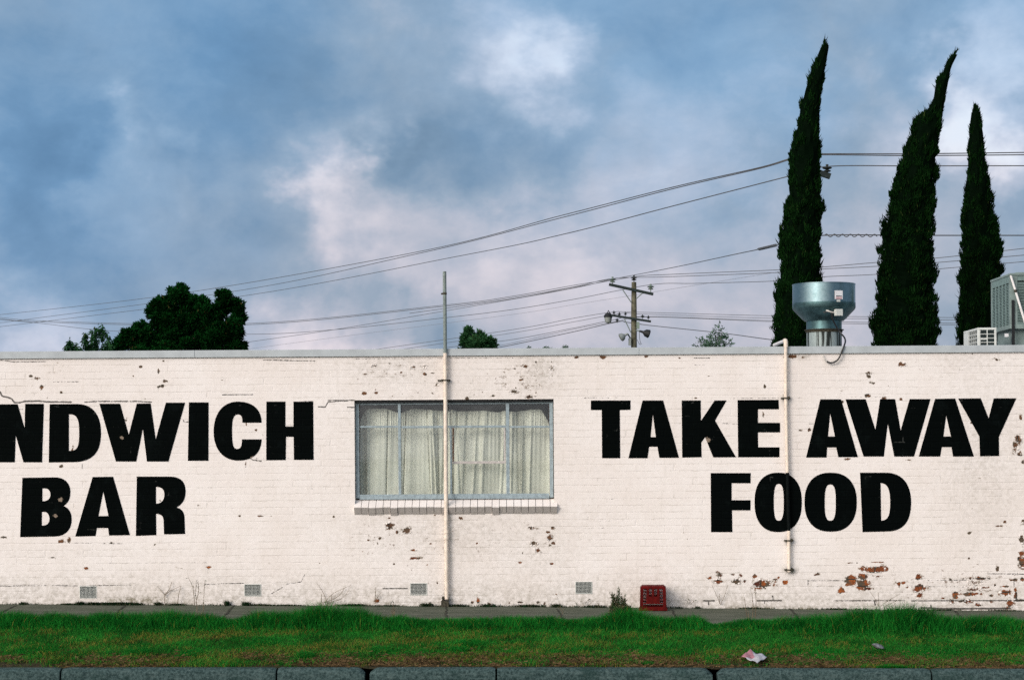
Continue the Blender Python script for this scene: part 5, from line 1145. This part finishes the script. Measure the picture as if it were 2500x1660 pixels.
weed('dead_weed', 'slanting dry grass stalks against the wall between the second vent and the vent pole', W4(1500,205), [[W4(1495,208),W4(1540,165),W4(1620,128)],[W4(1500,208),W4(1560,180),W4(1590,140)],[W4(1510,210),W4(1490,160),W4(1462,120)],[W4(1520,208),W4(1575,190),W4(1612,150)],[W4(1482,210),W4(1484,168)],[W4(1530,205),W4(1528,170)]], seed=3, r=.0036)
weed('dead_weed', 'single upright stalk left of the vent beside the vent pole', W4(1730,212), [[W4(1730,214),W4(1732,170),W4(1735,138)],[W4(1733,205),W4(1745,180),W4(1762,158)]], seed=4, leafy=1)
weed('dead_weed', 'dry weed standing on the path left of the vent pole', W4(1815,275), [[W4(1815,280),W4(1814,240),W4(1816,205)],[W4(1812,270),W4(1806,240)],[W4(1818,265),W4(1824,235)]], Toff=1.5, leafy=2, seed=5)
weed('dead_weed', 'pair of bent dry stalks rising from the grass below the second vent', W4(1155,285), [[W4(1155,292),W4(1153,262),W4(1155,240)],[W4(1160,290),W4(1166,270)]], Toff=1.7, leafy=2, seed=6)
weed('dead_weed', 'V shaped dry weed at the wall left of the downpipe foot', W5(960,252), [[W5(960,254),W5(945,215),W5(922,165)],[W5(962,254),W5(980,215),W5(995,165)],[W5(958,252),W5(958,205)]], seed=7, r=.0034)
weed('dead_weed', 'cluster of dry stalks on the path under the orange bare brick', W5(1100,312), [[W5(1085,318),W5(1078,270),W5(1072,222)],[W5(1110,318),W5(1112,260),W5(1106,195)],[W5(1122,315),W5(1126,250),W5(1122,190)],[W5(1092,316),W5(1088,280)]], Toff=1.55, leafy=1, seed=8)
weed('dead_weed', 'fan of thin dry stalks at the wall above the right grass mound', W5(1690,255), [[W5(1690,262),W5(1672,225),W5(1650,195)],[W5(1692,262),W5(1690,200)],[W5(1700,262),W5(1740,235),W5(1790,205)],[W5(1720,262),W5(1770,240),W5(1800,225)]], Toff=.4, seed=9, r=.003)
weed('dead_weed', 'low dry weed at the wall right of the red crate', W5(820,250), [[W5(822,256),W5(818,232)],[W5(826,256),W5(838,238)],[W5(815,256),W5(808,240)]], leafy=2, seed=10, r=.002)
weed('dead_weed', 'thin dry weed on the path between the rightmost vent and the green weed', W5(235,290), [[W5(240,322),W5(225,270),W5(205,212)],[W5(232,300),W5(240,270)],[W5(228,285),W5(212,262)]], Toff=.8, leafy=1, seed=11, r=.0022)
weed('dead_weed', 'spindly weed against the wall under the rightmost vent', W5(330,258), [[W5(330,262),W5(322,235)],[W5(334,262),W5(345,240),W5(362,232)],[W5(350,262),W5(372,240)]], leafy=2, seed=12, r=.002)
gst = []
for k in range(46):
    x0_ = random.uniform(450, 545); top_ = 175 + abs(x0_-475)*1.5 + random.uniform(0, 55); xt = x0_ + random.uniform(-14, 22)
    gst.append([W5(x0_, 325), W5(x0_+random.uniform(-3, 5), 280), W5((x0_+xt)/2+3, (280+top_)/2), W5(xt, top_)])
weed('green_weed', 'upright bushy green weed rising from the grass left of the red crate', W5(490,320), gst, Toff=1.82, leafy=9, seed=13, r=.0042, group=None, mt='weed')

# ------------------------------------------------------------------ litter
x, t = ground_at(1840, 1606); zc = float(gz(x, t))+.045
def Zr(x, y): return (1750+x/4.724, 1540+y/4.724)
cor = [Zr(280,300), Zr(390,228), Zr(578,300), Zr(465,375)]
def litter_pt(q, dz):
    lo, hi = 2., 4.0
    for _ in range(30):
        tt_ = (lo+hi)/2; p_ = at(q[0], q[1], D-tt_)
        if p_.z > gz(p_.x, tt_)+.05+dz: hi = tt_
        else: lo = tt_
    return p_
cc = [litter_pt(q, d) for q, d in zip(cor, (.0, .02, .015, .0))]; ctr = sum(cc, Vector())/4
root = ctr.copy(); N = 14; vs = []
for j in range(N+1):
    for i in range(N+1):
        u_, v_ = i/N, j/N; p_ = cc[0].lerp(cc[1], u_).lerp(cc[3].lerp(cc[2], u_), v_)
        fold = .012*abs(math.sin(u_*5+v_*3)) + .010*math.sin(v_*9+u_*2) + random.gauss(0, .002)
        vs.append(p_+Vector((0, 0, fold)))
mb = MB(); mb.add(vs, [(j*(N+1)+i, j*(N+1)+i+1, (j+1)*(N+1)+i+1, (j+1)*(N+1)+i) for j in range(N) for i in range(N)])
lt = mb.build('litter_paper', M['paper'], None, 'crumpled pink and white printed paper lying in the grass near the kerb', smooth=True, loc=tuple(ctr)); lt['category'] = 'litter'
sm = lt.modifiers.new('solid', 'SOLIDIFY'); sm.thickness = .0012
x, t = ground_at(2144, 1589); zc = float(gz(x, t))
mb = MB(); vs = []; NN = 14; MMr = 8
for j in range(MMr+1):
    ph = math.pi*j/MMr
    for i in range(NN):
        th = 2*math.pi*i/NN; k2 = 1+.14*math.sin(3*th+j)+random.gauss(0, .05)
        v_ = Vector((.065*k2*math.sin(ph)*math.cos(th), .05*k2*math.sin(ph)*math.sin(th), .024*math.cos(ph)*k2)); v_ = Matrix.Rotation(R(22), 3, 'Y') @ v_
        vs.append(v_+Vector((x, D-t, zc+.055)))
mb.add(vs, [(j*NN+i, j*NN+(i+1) % NN, (j+1)*NN+(i+1) % NN, (j+1)*NN+i) for j in range(MMr) for i in range(NN)])
M['stone'] = simple('grey_stone', (.16,.17,.19), .9, 0, .3, 30.)
so_ = mb.build('stone', M['stone'], None, 'flat grey stone lying in the grass right of the paper litter', loc=(x, D-t, zc), smooth=True); so_['category'] = 'stone'
